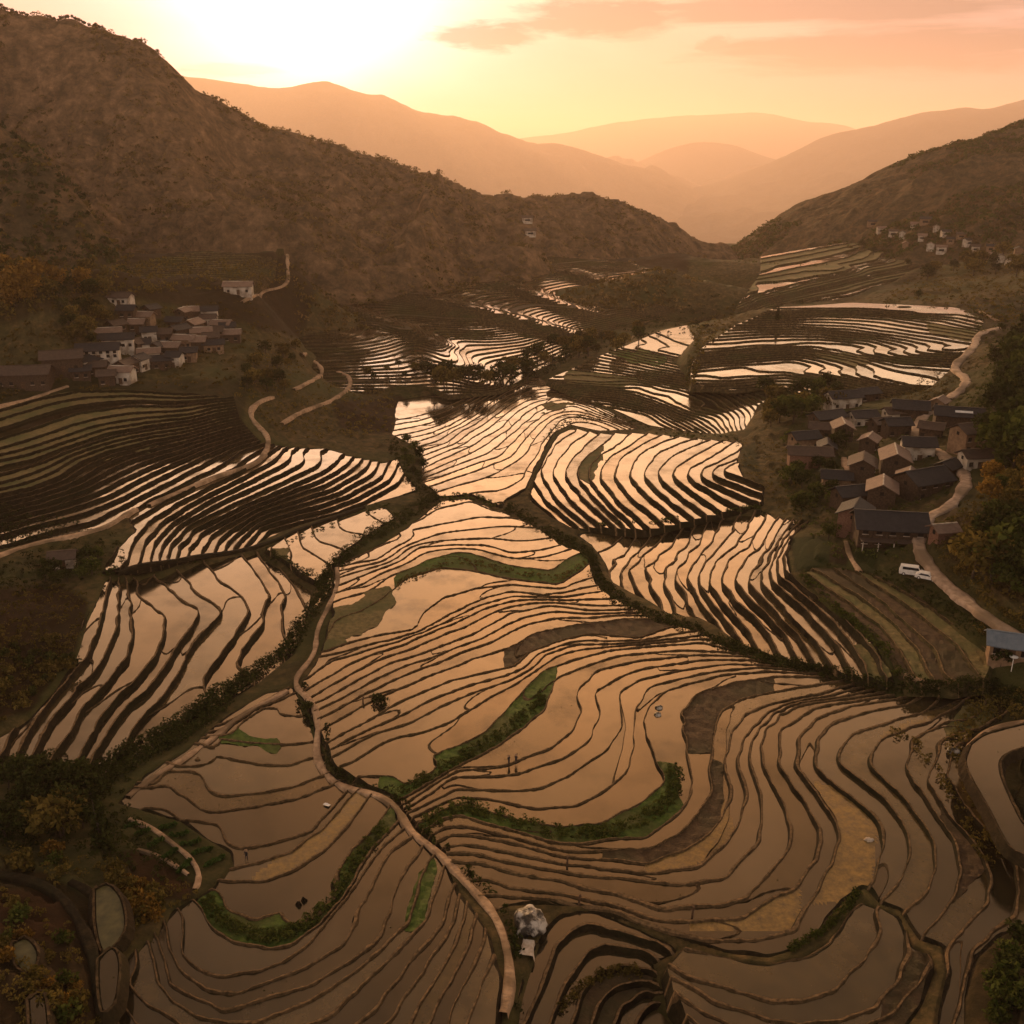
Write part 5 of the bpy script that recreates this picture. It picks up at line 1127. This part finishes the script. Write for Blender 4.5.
VIL = [
 (842, 408, 13, 7, 4.4, 12, 'plaster', 'slate', 'long house with dark roof and pale front at the back left of the village', dict(storeys=1)),
 (866, 401, 9, 6, 3.6, 18, 'timber', 'slate', 'low dark house behind the pale fronted long house, next to the bright terraces', {}),
 (909, 416, 12, 8, 4.2, -14, 'timber', 'slate', 'wide black roofed house standing alone below the upper fields', {}),
 (938, 411, 6, 5, 3.4, 50, 'mud', 'tan', 'small sunlit tan roofed house where the village road comes in', {}),
 (957, 424, 15, 7.5, 4.4, -16, 'timber', 'slate', 'long black roofed house with a pale skylight strip', dict(sheet=True)),
 (862, 424, 9, 6, 3.6, 10, 'plaster', 'slate', 'dark roofed house with a low white wall, in the middle of the back row', {}),
 (826, 428, 12, 6.5, 4.2, 22, 'timber', 'slate', 'dark house under the trees at the upper left of the village', {}),
 (841, 443, 8, 6, 5.2, 80, 'timber', 'tan', 'tall house with a sunlit tan roof turned end on, left of centre', dict(storeys=2)),
 (803, 447, 9, 6, 4, 15, 'mud', 'slate', 'grey roofed house at the far left edge of the village', {}),
 (808, 467, 13, 6, 4, -8, 'brick', 'brown', 'long low brown roofed house with reddish walls by the paddies', {}),
 (868, 451, 6.5, 5, 3.6, 60, 'timber', 'tan', 'little sunlit tan roofed house between two tall dark ones', {}),
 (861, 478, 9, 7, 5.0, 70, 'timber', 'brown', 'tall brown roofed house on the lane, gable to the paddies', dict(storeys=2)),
 (893, 472, 11, 7.5, 5.2, 74, 'timber', 'tan', 'big house with one broad sunlit tan roof slope in the village centre', dict(storeys=2)),
 (916, 458, 9, 6.5, 4.6, -8, 'plaster', 'slate', 'white walled house under a black roof beside the road', dict(storeys=1)),
 (966, 452, 8.5, 7, 6.0, 20, 'mud', 'brown', 'tall mud walled house right of the road', dict(storeys=2)),
 (974, 466, 8, 5, 3.2, 8, 'plaster', 'brown', 'low pale annex below the tall mud walled house', {}),
 (982, 440, 7, 5, 3.6, 25, 'timber', 'brown', 'brown shed like house half hidden by the grove', {}),
 (921, 495, 13, 9, 5.2, 24, 'timber', 'slate', 'broad dark house with a deep roof inside the road bend', dict(storeys=2)),
 (907, 490, 6, 6, 4.4, 66, 'timber', 'tan', 'sunlit tan roofed wing joined to the broad dark house', {}),
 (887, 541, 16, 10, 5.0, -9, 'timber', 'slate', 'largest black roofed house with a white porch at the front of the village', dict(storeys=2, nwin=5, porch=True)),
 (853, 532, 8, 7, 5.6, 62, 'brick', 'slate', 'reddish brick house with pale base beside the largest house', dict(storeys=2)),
 (880, 506, 9, 7, 5.4, 70, 'timber', 'tan', 'sunlit tan roofed house right behind the largest house', {}),
 (848, 505, 8, 6, 4.2, 15, 'timber', 'slate', 'dark roofed house behind the reddish brick one', {}),
 (895, 436, 8, 6, 4, 5, 'timber', 'slate', 'dark roofed house behind the tan debris in the middle of the village', {}),
 (826, 455, 7, 5, 3.4, 75, 'timber', 'slate', 'narrow dark house on the lane between the reddish one and the sunlit tan roofs', {}),
 (880, 432, 7, 5, 3.4, 20, 'timber', 'brown', 'small brown house in the second row behind the little sunlit tan roof', {}),
 (835, 488, 8, 5.5, 3.6, -12, 'mud', 'slate', 'low grey roofed house at the garden edge, lower left of the village', {}),
 (893, 420, 7, 5, 3.4, 8, 'plaster', 'brown', 'brown roofed house with pale wall tucked under the wide black roof', {}),
 (946, 476, 6, 5, 3.2, 40, 'timber', 'slate', 'small black roofed house just inside the outer road bend', {}),
 (820, 436, 7, 5, 3.2, -20, 'timber', 'brown', 'little brown house at the foot of the trees, upper left of the village', {}),
 (930, 440, 7, 5, 3.6, -30, 'timber', 'brown', 'small brown roofed house tucked into the inside of the lane', {}),
]
for px, py, ww, dd, hh, rot, wl, rf, lab, kw in VIL: house(px, py, ww * .9, dd * .92, hh * .9, rot, wl, rf, lab, None, **kw)
house(942, 541, 4.5, 3.2, 2.6, 12, 'brick', 'tan', 'tiny orange-lit hut on the bank under the road', cat='hut', nwin=2)  # orange light put into its wall and roof colours
house(1008, 654, 6.5, 4.5, 2.8, -20, 'mud', 'blue', 'shed with a blue grey roof at the right edge below the road', cat='shed')
house(64, 566, 5, 3.6, 2.6, 14, 'plaster', 'brown', 'small white hut among dark trees left of the paddies', cat='hut', nwin=2)
house(26, 384, 17, 8, 4.6, 8, 'timber', 'brown', 'long dark hall with bright openings beside the pale track', nwin=5, cat='hall')
house(64, 371, 13, 8, 5.4, 20, 'timber', 'brown', 'big brown roofed house between the dark hall and the left village')
house(100, 362, 14, 7, 5.0, 14, 'plaster', 'slate', 'long white walled building at the front of the left village', nwin=6, storeys=2)
house(118, 349, 12, 6, 4.6, 14, 'plaster', 'slate', 'second long white building, just behind the front one in the left village', nwin=5)
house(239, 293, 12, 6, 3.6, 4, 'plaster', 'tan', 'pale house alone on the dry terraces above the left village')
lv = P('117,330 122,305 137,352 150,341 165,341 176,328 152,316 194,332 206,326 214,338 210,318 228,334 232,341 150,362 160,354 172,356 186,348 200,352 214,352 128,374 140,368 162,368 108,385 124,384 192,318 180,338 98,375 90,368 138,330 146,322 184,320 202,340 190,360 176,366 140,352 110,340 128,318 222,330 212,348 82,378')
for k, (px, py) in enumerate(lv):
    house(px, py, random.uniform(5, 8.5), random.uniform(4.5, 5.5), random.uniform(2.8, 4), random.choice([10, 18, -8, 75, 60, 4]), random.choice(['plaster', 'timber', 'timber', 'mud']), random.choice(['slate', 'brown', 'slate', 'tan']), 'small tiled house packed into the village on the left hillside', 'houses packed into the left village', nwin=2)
rv = P('872,226 881,233 893,236 902,238 915,228 925,224 936,231 945,236 950,243 961,238 967,246 975,252 984,260 976,263 1000,262 1011,265 1018,254 905,248 930,250 941,253 990,252 922,240')
for k, (px, py) in enumerate(rv):
    p = on_hill('right', px, py, 800, 1400); q = on_ground(px, py)[0]
    pp = q if (p is None or q[1] < p[1]) and q[1] < 1600 else np.array(p)
    house(px, py, random.uniform(6, 9.5), random.uniform(5, 6.5), random.uniform(3, 5), random.choice([0, 20, -20, 70]), random.choice(['plaster', 'plaster', 'mud']), random.choice(['slate', 'brown', 'tan']), 'tiny house in the far village on the right hillside', 'houses of the far village', p=pp, detail=False)
for px, py in P('530,236 541,190 527,222 538,184'):
    p = on_hill('left', px, py, 700, 1250) or None
    if p: house(px, py, 9, 6, 4, 10, 'plaster', 'brown', 'speck of a white house on the spur over the far terraces', 'white houses on the spur', p=np.array(p), detail=False)

# ------------------------------------------------------------------ vehicles
def car(px, py, rot, van, label):
    p = on_ground(px, py)[0]; root = empty('parked_van' if van else 'parked_car', (float(p[0]), float(p[1]), float(p[2]) + .12), math.radians(rot)); tag(root, label, 'van' if van else 'car')
    L, H = (4.9, 2.0) if van else (4.3, 1.45)
    side = [(-L / 2, .35), (-L / 2, .85), (-L / 2 + .15, H * .62), (-L / 2 + (.25 if van else .75), H), (L / 2 - (1.2 if van else 1.7), H), (L / 2 - (.7 if van else .95), H * .62), (L / 2 - .1, H * .5), (L / 2, .4), (L / 2 - .05, .3), (-L / 2 + .05, .3)]
    m = MB(); n = len(side)
    for y, k in ((-.85, 1), (.85, 1)):
        for x, z in side: m.v.append((x * .99, y * (1 if z < H * .7 else .86), z))
    for i in range(n): m.f.append((i, (i + 1) % n, n + (i + 1) % n, n + i))
    m.f.append(tuple(range(n))[::-1]); m.f.append(tuple(range(n, 2 * n))); m.build('body', M['white'], root)
    MB().quad([(side[5][0] + .03, -.72, side[5][1] + .03), (side[5][0] + .03, .72, side[5][1] + .03), (side[4][0] + .06, .66, side[4][1] - .08), (side[4][0] + .06, -.66, side[4][1] - .08)]).build('windscreen', M['glass'], root)
    for sgn in (-1, 1): MB().quad([(side[2][0] + .5, sgn * .845, H * .66), (side[5][0] - .35, sgn * .845, H * .66), (side[4][0] - .1, sgn * .775, H * .93), (side[3][0] + .35, sgn * .775, H * .93)][::sgn]).build('window', M['glass'], root)
    for x in (-L * .31, L * .31):
        for sgn in (-1, 1):
            wb = MB().tube([(x, sgn * .68, .33), (x, sgn * .9, .33)], .33, 14).build('wheel', M['tyre'], root); MB().tube([(x, sgn * .895, .33), (x, sgn * .915, .33)], .18, 10).build('rim', M['white'], wb)
car(911, 576, -20, True, 'white van parked on the verge, the left one of two by the road')
car(926, 581, -32, False, 'white car parked on the verge, nearer the road than the van')

# ------------------------------------------------------------------ people
def person(px, py, rz, label, bend=0.0, arm=0.0, group=None):
    p = on_ground(px, py)[0]
    J = {'pelvis': (0, 0, .92), 'spine': (0, .03 + bend * .14, 1.14), 'chest': (0, .02 + bend * .36, 1.36 - bend * .12), 'neck': (0, .03 + bend * .50, 1.50 - bend * .22), 'head': (0, .05 + bend * .58, 1.60 - bend * .28), 'crown': (0, .05 + bend * .64, 1.72 - bend * .33)}
    R = {'pelvis': (.15, .11), 'spine': (.14, .10), 'chest': (.17, .11), 'neck': (.055, .055), 'head': (.09, .10), 'crown': (.07, .08)}
    E = [('pelvis', 'spine'), ('spine', 'chest'), ('chest', 'neck'), ('neck', 'head'), ('head', 'crown')]
    for s, t in ((-1, 'l'), (1, 'r')):
        J['hip' + t] = (s * .10, 0, .86); J['knee' + t] = (s * .12, .05 + s * .05, .48); J['ankle' + t] = (s * .13, s * .04, .08); J['toe' + t] = (s * .14, s * .04 + .16, .04)
        R['hip' + t] = (.10, .10); R['knee' + t] = (.065, .065); R['ankle' + t] = (.042, .042); R['toe' + t] = (.035, .03)
        J['sh' + t] = (s * .19, .02 + bend * .40, 1.40 - bend * .14); J['el' + t] = (s * .27, .08 + bend * .45 + arm * .1, 1.13 - bend * .18); J['wr' + t] = (s * .25, .24 + bend * .45 + arm * .2, .92 - bend * .16); J['ha' + t] = (s * .24, .32 + bend * .45 + arm * .2, .85 - bend * .16)
        R['sh' + t] = (.065, .065); R['el' + t] = (.045, .045); R['wr' + t] = (.032, .032); R['ha' + t] = (.04, .025)
        E += [('pelvis', 'hip' + t), ('hip' + t, 'knee' + t), ('knee' + t, 'ankle' + t), ('ankle' + t, 'toe' + t), ('chest', 'sh' + t), ('sh' + t, 'el' + t), ('el' + t, 'wr' + t), ('wr' + t, 'ha' + t)]
    names = list(J); me = bpy.data.meshes.new('person'); me.from_pydata([J[k] for k in names], [(names.index(a), names.index(b)) for a, b in E], []); me.update()
    o = bpy.data.objects.new('person', me); COL.objects.link(o)
    sk = o.modifiers.new('skin', 'SKIN'); su = o.modifiers.new('sub', 'SUBSURF'); su.levels = 2; su.render_levels = 2
    for k, v in enumerate(me.skin_vertices[0].data): v.radius = R[names[k]]; v.use_root = (names[k] == 'pelvis')
    dg = bpy.context.evaluated_depsgraph_get(); me2 = bpy.data.meshes.new_from_object(o.evaluated_get(dg)); o.modifiers.clear(); o.data = me2
    me2.materials.clear(); me2.materials.append(M['cloth']); me2.materials.append(M['skin'])
    for f in me2.polygons:
        f.use_smooth = True; c = f.center
        f.material_index = 1 if (c.z > 1.47 - bend * .2 and abs(c.x) < .13) or (abs(c.x) > .2 and c.z < .93 - bend * .1 and c.z > .6) else 0
    o.location = (float(p[0]), float(p[1]), float(p[2])); o.rotation_euler = (0, 0, rz)
    hat = MB().lathe([(.27, 0), (.265, .02), (.14, .10), (.02, .17)], (0, J['crown'][1], J['crown'][2] - .03), 14).build('hat', WALLS['mud'], o, True)
    tag(o, label, 'person', group); return o
person(509, 765, .6, 'person in dark clothes standing on a bund, left of two walking together')
person(516, 764, -.4, 'person in dark clothes on the bund, right of two walking together')
person(247, 861, 2.8, 'person in dark clothes alone on the bund beside the wide muddy paddy')
person(1000 / 4 + 512, 2000, 0, '') if False else None
for px, py, h, lab in [(567, 866, 1.2, 'dark leaning post where the bunds meet under the green strip'), (579, 904, 1.1, 'dark upright post on the rim of the arched terraces'), (692, 919, 1.7, 'brown forked post in the shallow water of the ochre paddy'), (363, 704, 1.3, 'short dark post beside the lone bush')]:
    p = on_ground(px, py)[0]; root = empty('post', tuple(float(q) for q in p)); tag(root, lab, 'post')
    MB().tube([(0, 0, -.5), (.03, .02, h * .5), (.10, .04, h)], [.16, .14, .11], 9).build('stake', M['wood'], root)
    MB().tube([(-.32, .04, h * .78), (.05, .03, h * .8), (.36, .05, h * .86)], [.05, .06, .045], 7).build('crosspiece', M['wood'], root)
    MB().lathe([(.18, 0), (.19, .08), (.1, .16)], (.10, .04, h), 9).build('cap', M['wood'], root)

# ------------------------------------------------------------------ stones and small things
def lump(name, p, r, mat, label, cat, seed, parent=None, sq=(1, 1, 1)):
    rg = np.random.default_rng(seed); u, v = np.meshgrid(np.linspace(0, 2 * math.pi, 29)[:-1], np.linspace(0, math.pi, 16))
    d = np.stack([np.cos(u) * np.sin(v), np.sin(u) * np.sin(v), np.cos(v)], -1)
    k = 1 + .22 * fbm(d[..., 0] * 1.7 + seed, d[..., 1] * 1.7 + d[..., 2] * 1.3, 3, seed) + .08 * fbm(d[..., 0] * 5, d[..., 1] * 5 + d[..., 2] * 4, 2, seed)
    V = (d * k[..., None] * r * np.array(sq)).reshape(-1, 3); n = 28; f = []
    for i in range(15):
        for j in range(n): f.append((i * n + j, (i + 1) * n + j, (i + 1) * n + (j + 1) % n, i * n + (j + 1) % n))
    o = mesh_np(name, V, np.array(f), mat=mat, smooth=True, parent=parent); o.location = tuple(float(q) for q in p)
    if label: tag(o, label, cat)
    return o
p = on_ground(530, 930)[0]
b = lump('boulder', p + [0, .6, .5], 2.0, M['rock'], 'big dark boulder with a whitish cap, set on pale gravel beside the footpath', 'boulder', 5, sq=(.95, 1.25, .75))
ribbon('path', P('531,935 528,945 525,955 523,968'), 1.7, M['palerock'], .25, jitter=.4)
p = on_ground(659, 708)[0]; lump('mud_clump', p, .55, M['rock'], 'dark mud clump in the orange paddy, the farther of a pair', 'clump', 8, sq=(1, 1.2, .6))
p = on_ground(658, 715)[0]; lump('mud_clump', p, .6, M['rock'], 'dark mud clump in the orange paddy, the nearer of a pair', 'clump', 9, sq=(1, 1.1, .6))
p = on_ground(869, 840)[0]; lump('boulder', p, .5, M['palerock'], 'pale stone at the foot of the steep terrace bank', 'boulder', 12, sq=(1.3, .8, .6))
p = on_ground(953, 752)[0]; lump('mud_clump', p, .8, M['rock'], 'dark clump in the muddy plot near the grey pond', 'clump', 14, sq=(1.2, 1, .6))
for k, (px, py) in enumerate(P('897,455 902,461 899,466')):
    p = on_ground(px, py)[0]; lump('rubble_heap', p, 1.6 - .3 * k, M['palerock'], ['tallest tan rubble heap beside the white walled house', 'middle tan rubble heap in the village yard', 'smallest tan rubble heap nearest the sunlit tan roof'][k], 'rubble', 20 + k, sq=(1.4, 1, .7))
m = MB(); p = on_ground(323, 806)[0]
for i in range(4):
    for j in range(3): m.v.append((i * .35, j * .3, .06 + .12 * random.random()))
for i in range(3):
    for j in range(2): m.f.append((i * 3 + j, (i + 1) * 3 + j, (i + 1) * 3 + j + 1, i * 3 + j + 1))
o = m.build('plastic_sheet', M['white']); o.location = tuple(float(q) for q in p); o.rotation_euler = (0, 0, -.5)
sm = o.modifiers.new('thick', 'SOLIDIFY'); sm.thickness = .03
tag(o, 'crumpled white scrap lying in the wide grey paddy', 'sheet')
p = on_ground(1011, 672)[0]; root = empty('dish_stand', tuple(float(q) for q in p)); tag(root, 'small pale dish on a pole beside the blue roofed shed', 'dish')
MB().tube([(0, 0, -.4), (0, 0, 2.6)], .07, 8).build('pole', M['white'], root); MB().lathe([(.05, 0), (.45, .08), (.7, .25), (.72, .28), (.4, .12), (.02, .04)], (0, 0, 2.55), 16).build('dish', M['white'], root, True)

# vegetable beds: rows of leafy crop, one bed each side of the little path
def veg(poly, n, label):
    q = P(poly); W = [np.array(on_ground(*c)[0]) for c in q]; rg = np.random.default_rng(3); C = []
    for r in range(n):
        f = (r + .5) / n; a = W[0] * (1 - f) + W[3] * f; b_ = W[1] * (1 - f) + W[2] * f
        k = rg.random((520, 1)); c = a * (1 - k) + b_ * k + rg.standard_normal((520, 3)) * [.13, .13, .09]; c[:, 2] = gz(c[:, 0], c[:, 1]) + .25 + .14 * np.abs(rg.standard_normal(520)); C.append(c)
    C = np.concatenate(C); o = mesh_np('vegetable_bed', leaf_quads(C, .26, rg), quads_idx(len(C)), mat=M['crop'], attrs={'var': rg.random(len(C))}); tag(o, kind='stuff')
veg('118,825 131,821 198,868 186,879', 5, ''); veg('155,826 171,822 230,862 212,873', 5, '')
# ------------------------------------------------------------------ numbers for the light
SKY_NIS = .01; SKY_GAIN = 1.0
SKY_RAMP = [(0.0, (.46, .215, .21)), (.06, (.50, .25, .27)), (.125, (.56, .385, .385)), (.165, (1.7, 1.3, .95)), (.23, (3.3, 2.5, 1.7)), (.31, (3.1, 2.05, 1.3)), (.42, (1.4, .85, .48)), (.55, (.27, .19, .12)), (.70, (.12, .095, .066)), (1.0, (.12, .115, .105))]
GLOWS = [(260, (1.2, 1.2, 1.2)), (75, (.75, .78, .98)), (12, (.12, .07, .07))]
BRIGHT = [(3, 25, 34, (2.4, 1.1, .38)), (180, 28, 1.6, (1.05, .96, .93))]   # added sky lobes: glow above the frame for the water; fill behind the camera
CLOUD_SCALE = .35; CLOUD_TINT = (.26, .31, .38)
CLOUDS = [(490, 36, 66, 14, 1, 1.6, 1.0), (600, 18, 95, 21, 1, 1.5, 2.0), (840, 5, 260, 18, .95, 1.6, 3.0), (900, 48, 200, 24, .9, 1.8, 4.0), (715, 46, 20, 10, .7, 1.5, 5.0), (230, 70, 60, 7, .4, 1.5, 6.0)]
SUN_POWER = 4.2; HAZE = .00005; HAZE_COL = (1.0, .81, .72); HAZE_G = .48; EXPOSURE = 0.05
# ------------------------------------------------------------------ light, air and camera
SUN_EL, SUN_AZ = math.radians(7.0), math.radians(-10.6)
SUN = Vector((math.sin(SUN_AZ) * math.cos(SUN_EL), math.cos(SUN_AZ) * math.cos(SUN_EL), math.sin(SUN_EL)))
w = bpy.data.worlds.new('World'); SC.world = w; w.use_nodes = True
n, l = w.node_tree.nodes, w.node_tree.links; n.clear()
d = n.new('ShaderNodeTexCoord').outputs['Generated']
nd = n.new('ShaderNodeVectorMath'); nd.operation = 'NORMALIZE'; l.new(d, nd.inputs[0]); d = nd.outputs[0]
sx = n.new('ShaderNodeSeparateXYZ'); l.new(d, sx.inputs[0])
sky = n.new('ShaderNodeTexSky'); sky.sky_type = 'NISHITA'; sky.sun_disc = False; sky.sun_elevation = SUN_EL; sky.sun_rotation = SUN_AZ
sky.dust_density = 4; sky.air_density = 1.5; sky.ozone_density = 1
nis = _mix(n, l, 1.0, sky.outputs[0], (1.0, .72, .45), 'MULTIPLY')
ns = n.new('ShaderNodeVectorMath'); ns.operation = 'SCALE'; l.new(nis, ns.inputs[0]); ns.inputs['Scale'].default_value = SKY_NIS
# dusty evening air by height; bright band above the frame added for the water
el = _math(n, l, 'MAXIMUM', sx.outputs[2], 0.0)
r = _ramp(n, SKY_RAMP); l.new(el, r.inputs['Fac'])
rs = n.new('ShaderNodeVectorMath'); rs.operation = 'SCALE'; l.new(r.outputs['Color'], rs.inputs[0]); rs.inputs['Scale'].default_value = SKY_GAIN
# glow around the sun
dp = n.new('ShaderNodeVectorMath'); dp.operation = 'DOT_PRODUCT'; l.new(d, dp.inputs[0]); dp.inputs[1].default_value = SUN
c = _math(n, l, 'MAXIMUM', dp.outputs['Value'], 0.0)
def glow(pw, rgb):
    g = n.new('ShaderNodeVectorMath'); g.operation = 'SCALE'; g.inputs[0].default_value = rgb
    l.new(_math(n, l, 'POWER', c, pw), g.inputs['Scale']); return g.outputs[0]
def add(a, b):
    q = n.new('ShaderNodeVectorMath'); q.operation = 'ADD'; l.new(a, q.inputs[0]); l.new(b, q.inputs[1]); return q.outputs[0]
tot = add(ns.outputs[0], rs.outputs[0])
for pw, rgb in GLOWS: tot = add(tot, glow(pw, rgb))
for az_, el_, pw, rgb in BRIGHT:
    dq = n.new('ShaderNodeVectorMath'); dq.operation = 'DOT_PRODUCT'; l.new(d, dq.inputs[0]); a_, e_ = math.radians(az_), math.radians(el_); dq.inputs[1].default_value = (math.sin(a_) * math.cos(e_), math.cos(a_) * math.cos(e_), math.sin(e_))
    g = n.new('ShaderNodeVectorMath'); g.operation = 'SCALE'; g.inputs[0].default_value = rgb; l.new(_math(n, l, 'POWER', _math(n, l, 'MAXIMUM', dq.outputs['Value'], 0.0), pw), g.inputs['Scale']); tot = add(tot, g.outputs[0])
# back half of the sky dimmed, but kept up as fill light
dim = _math(n, l, 'MULTIPLY_ADD', sx.outputs[1], .32, .72, clamp=False)
tt_ = n.new('ShaderNodeVectorMath'); tt_.operation = 'SCALE'; l.new(tot, tt_.inputs[0]); l.new(dim, tt_.inputs['Scale']); tot = tt_.outputs[0]
# clouds: flat layers seen from below, long in x
cv = n.new('ShaderNodeCombineXYZ'); zz = _math(n, l, 'ADD', sx.outputs[2], .05)
l.new(_math(n, l, 'DIVIDE', sx.outputs[0], zz), cv.inputs[0]); l.new(_math(n, l, 'MULTIPLY', _math(n, l, 'DIVIDE', sx.outputs[1], zz), .55), cv.inputs[1])
nz = _noise(n, l, CLOUD_SCALE, 7, cv.outputs[0], .55, .6)
cr = _ramp(n, [(.47, (0, 0, 0)), (.64, (1, 1, 1))]); l.new(nz.outputs['Fac'], cr.inputs['Fac'])
cf = _math(n, l, 'MULTIPLY', cr.outputs['Color'], .30)
# named cloud banks (direction-space centres, half sizes)
def bank_at(px, py, hw, hh, amt, sc, seed):
    dx, fy, dz = ray(px, py); v = Vector((float(dx), float(fy), float(dz))).normalized()
    az0 = math.atan2(v.x, v.y); e0 = v.z
    az = _math(n, l, 'ARCTAN2', sx.outputs[0], sx.outputs[1])
    u = _math(n, l, 'DIVIDE', _math(n, l, 'SUBTRACT', az, az0), hw / F); e = _math(n, l, 'DIVIDE', _math(n, l, 'SUBTRACT', sx.outputs[2], e0), hh / F)
    q = n.new('ShaderNodeCombineXYZ'); l.new(u, q.inputs[0]); l.new(e, q.inputs[1]); q.inputs[2].default_value = seed
    t = _noise(n, l, sc, 6, q.outputs[0], .6, .3)
    rr = _math(n, l, 'SQRT', _math(n, l, 'ADD', _math(n, l, 'MULTIPLY', u, u), _math(n, l, 'MULTIPLY', e, e)))
    v_ = _math(n, l, 'SUBTRACT', _math(n, l, 'MULTIPLY_ADD', t.outputs['Fac'], 1.5, .25), rr)
    return _math(n, l, 'MULTIPLY', _math(n, l, 'MULTIPLY', v_, 2.2, clamp=True), amt, clamp=True)
for args in CLOUDS: cf = _math(n, l, 'MAXIMUM', cf, bank_at(*args))
cc = n.new('ShaderNodeVectorMath'); cc.operation = 'SCALE'; cc.inputs['Scale'].default_value = 1
l.new(_mix(n, l, 1.0, tot, CLOUD_TINT, 'MULTIPLY'), cc.inputs[0])
cc2 = add(cc.outputs[0], (lambda q: q)(n.new('ShaderNodeCombineXYZ').outputs[0]))
fin = _mix(n, l, cf, tot, cc2)
bg = n.new('ShaderNodeBackground'); l.new(fin, bg.inputs['Color']); bg.inputs['Strength'].default_value = 1.0
wo = n.new('ShaderNodeOutputWorld'); l.new(bg.outputs[0], wo.inputs['Surface'])

sd = bpy.data.lights.new('sun', 'SUN'); sd.energy = SUN_POWER; sd.angle = math.radians(.53); sd.color = (1.0, .56, .23)
so = bpy.data.objects.new('sun', sd); COL.objects.link(so); so.rotation_euler = (-SUN).to_track_quat('-Z', 'Y').to_euler(); so.location = (0, 0, 400)

# evening haze filling the valley
hb = MB().box((0, 33000, -400), (140000, 68000, 3900)).build('haze', None)
hm, n, l = new_mat('valley_haze')
pv = n.new('ShaderNodeVolumePrincipled'); pv.inputs['Density'].default_value = HAZE; pv.inputs['Color'].default_value = (*HAZE_COL, 1); pv.inputs['Anisotropy'].default_value = HAZE_G
o = n.new('ShaderNodeOutputMaterial'); l.new(pv.outputs[0], o.inputs['Volume']); hb.data.materials.append(hm)
tag(hb, kind='stuff')

cam = bpy.data.cameras.new('camera'); co = bpy.data.objects.new('camera', cam); COL.objects.link(co)
cam.sensor_width = 36; cam.lens = 36 * F / 1024; cam.clip_start = .5; cam.clip_end = 150000
co.location = (0, 0, CAMZ); co.rotation_euler = (math.pi / 2 - PITCH, 0, 0); SC.camera = co
SC.view_settings.view_transform = 'Standard'; SC.view_settings.look = 'None'; SC.view_settings.exposure = EXPOSURE; SC.view_settings.gamma = 1
SC.render.engine = 'CYCLES'
cy = SC.cycles; cy.max_bounces = 6; cy.diffuse_bounces = 2; cy.glossy_bounces = 2; cy.transmission_bounces = 2; cy.volume_bounces = 1; cy.transparent_max_bounces = 6
cy.use_denoising = True; cy.caustics_reflective = False; cy.caustics_refractive = False; cy.sample_clamp_indirect = 6
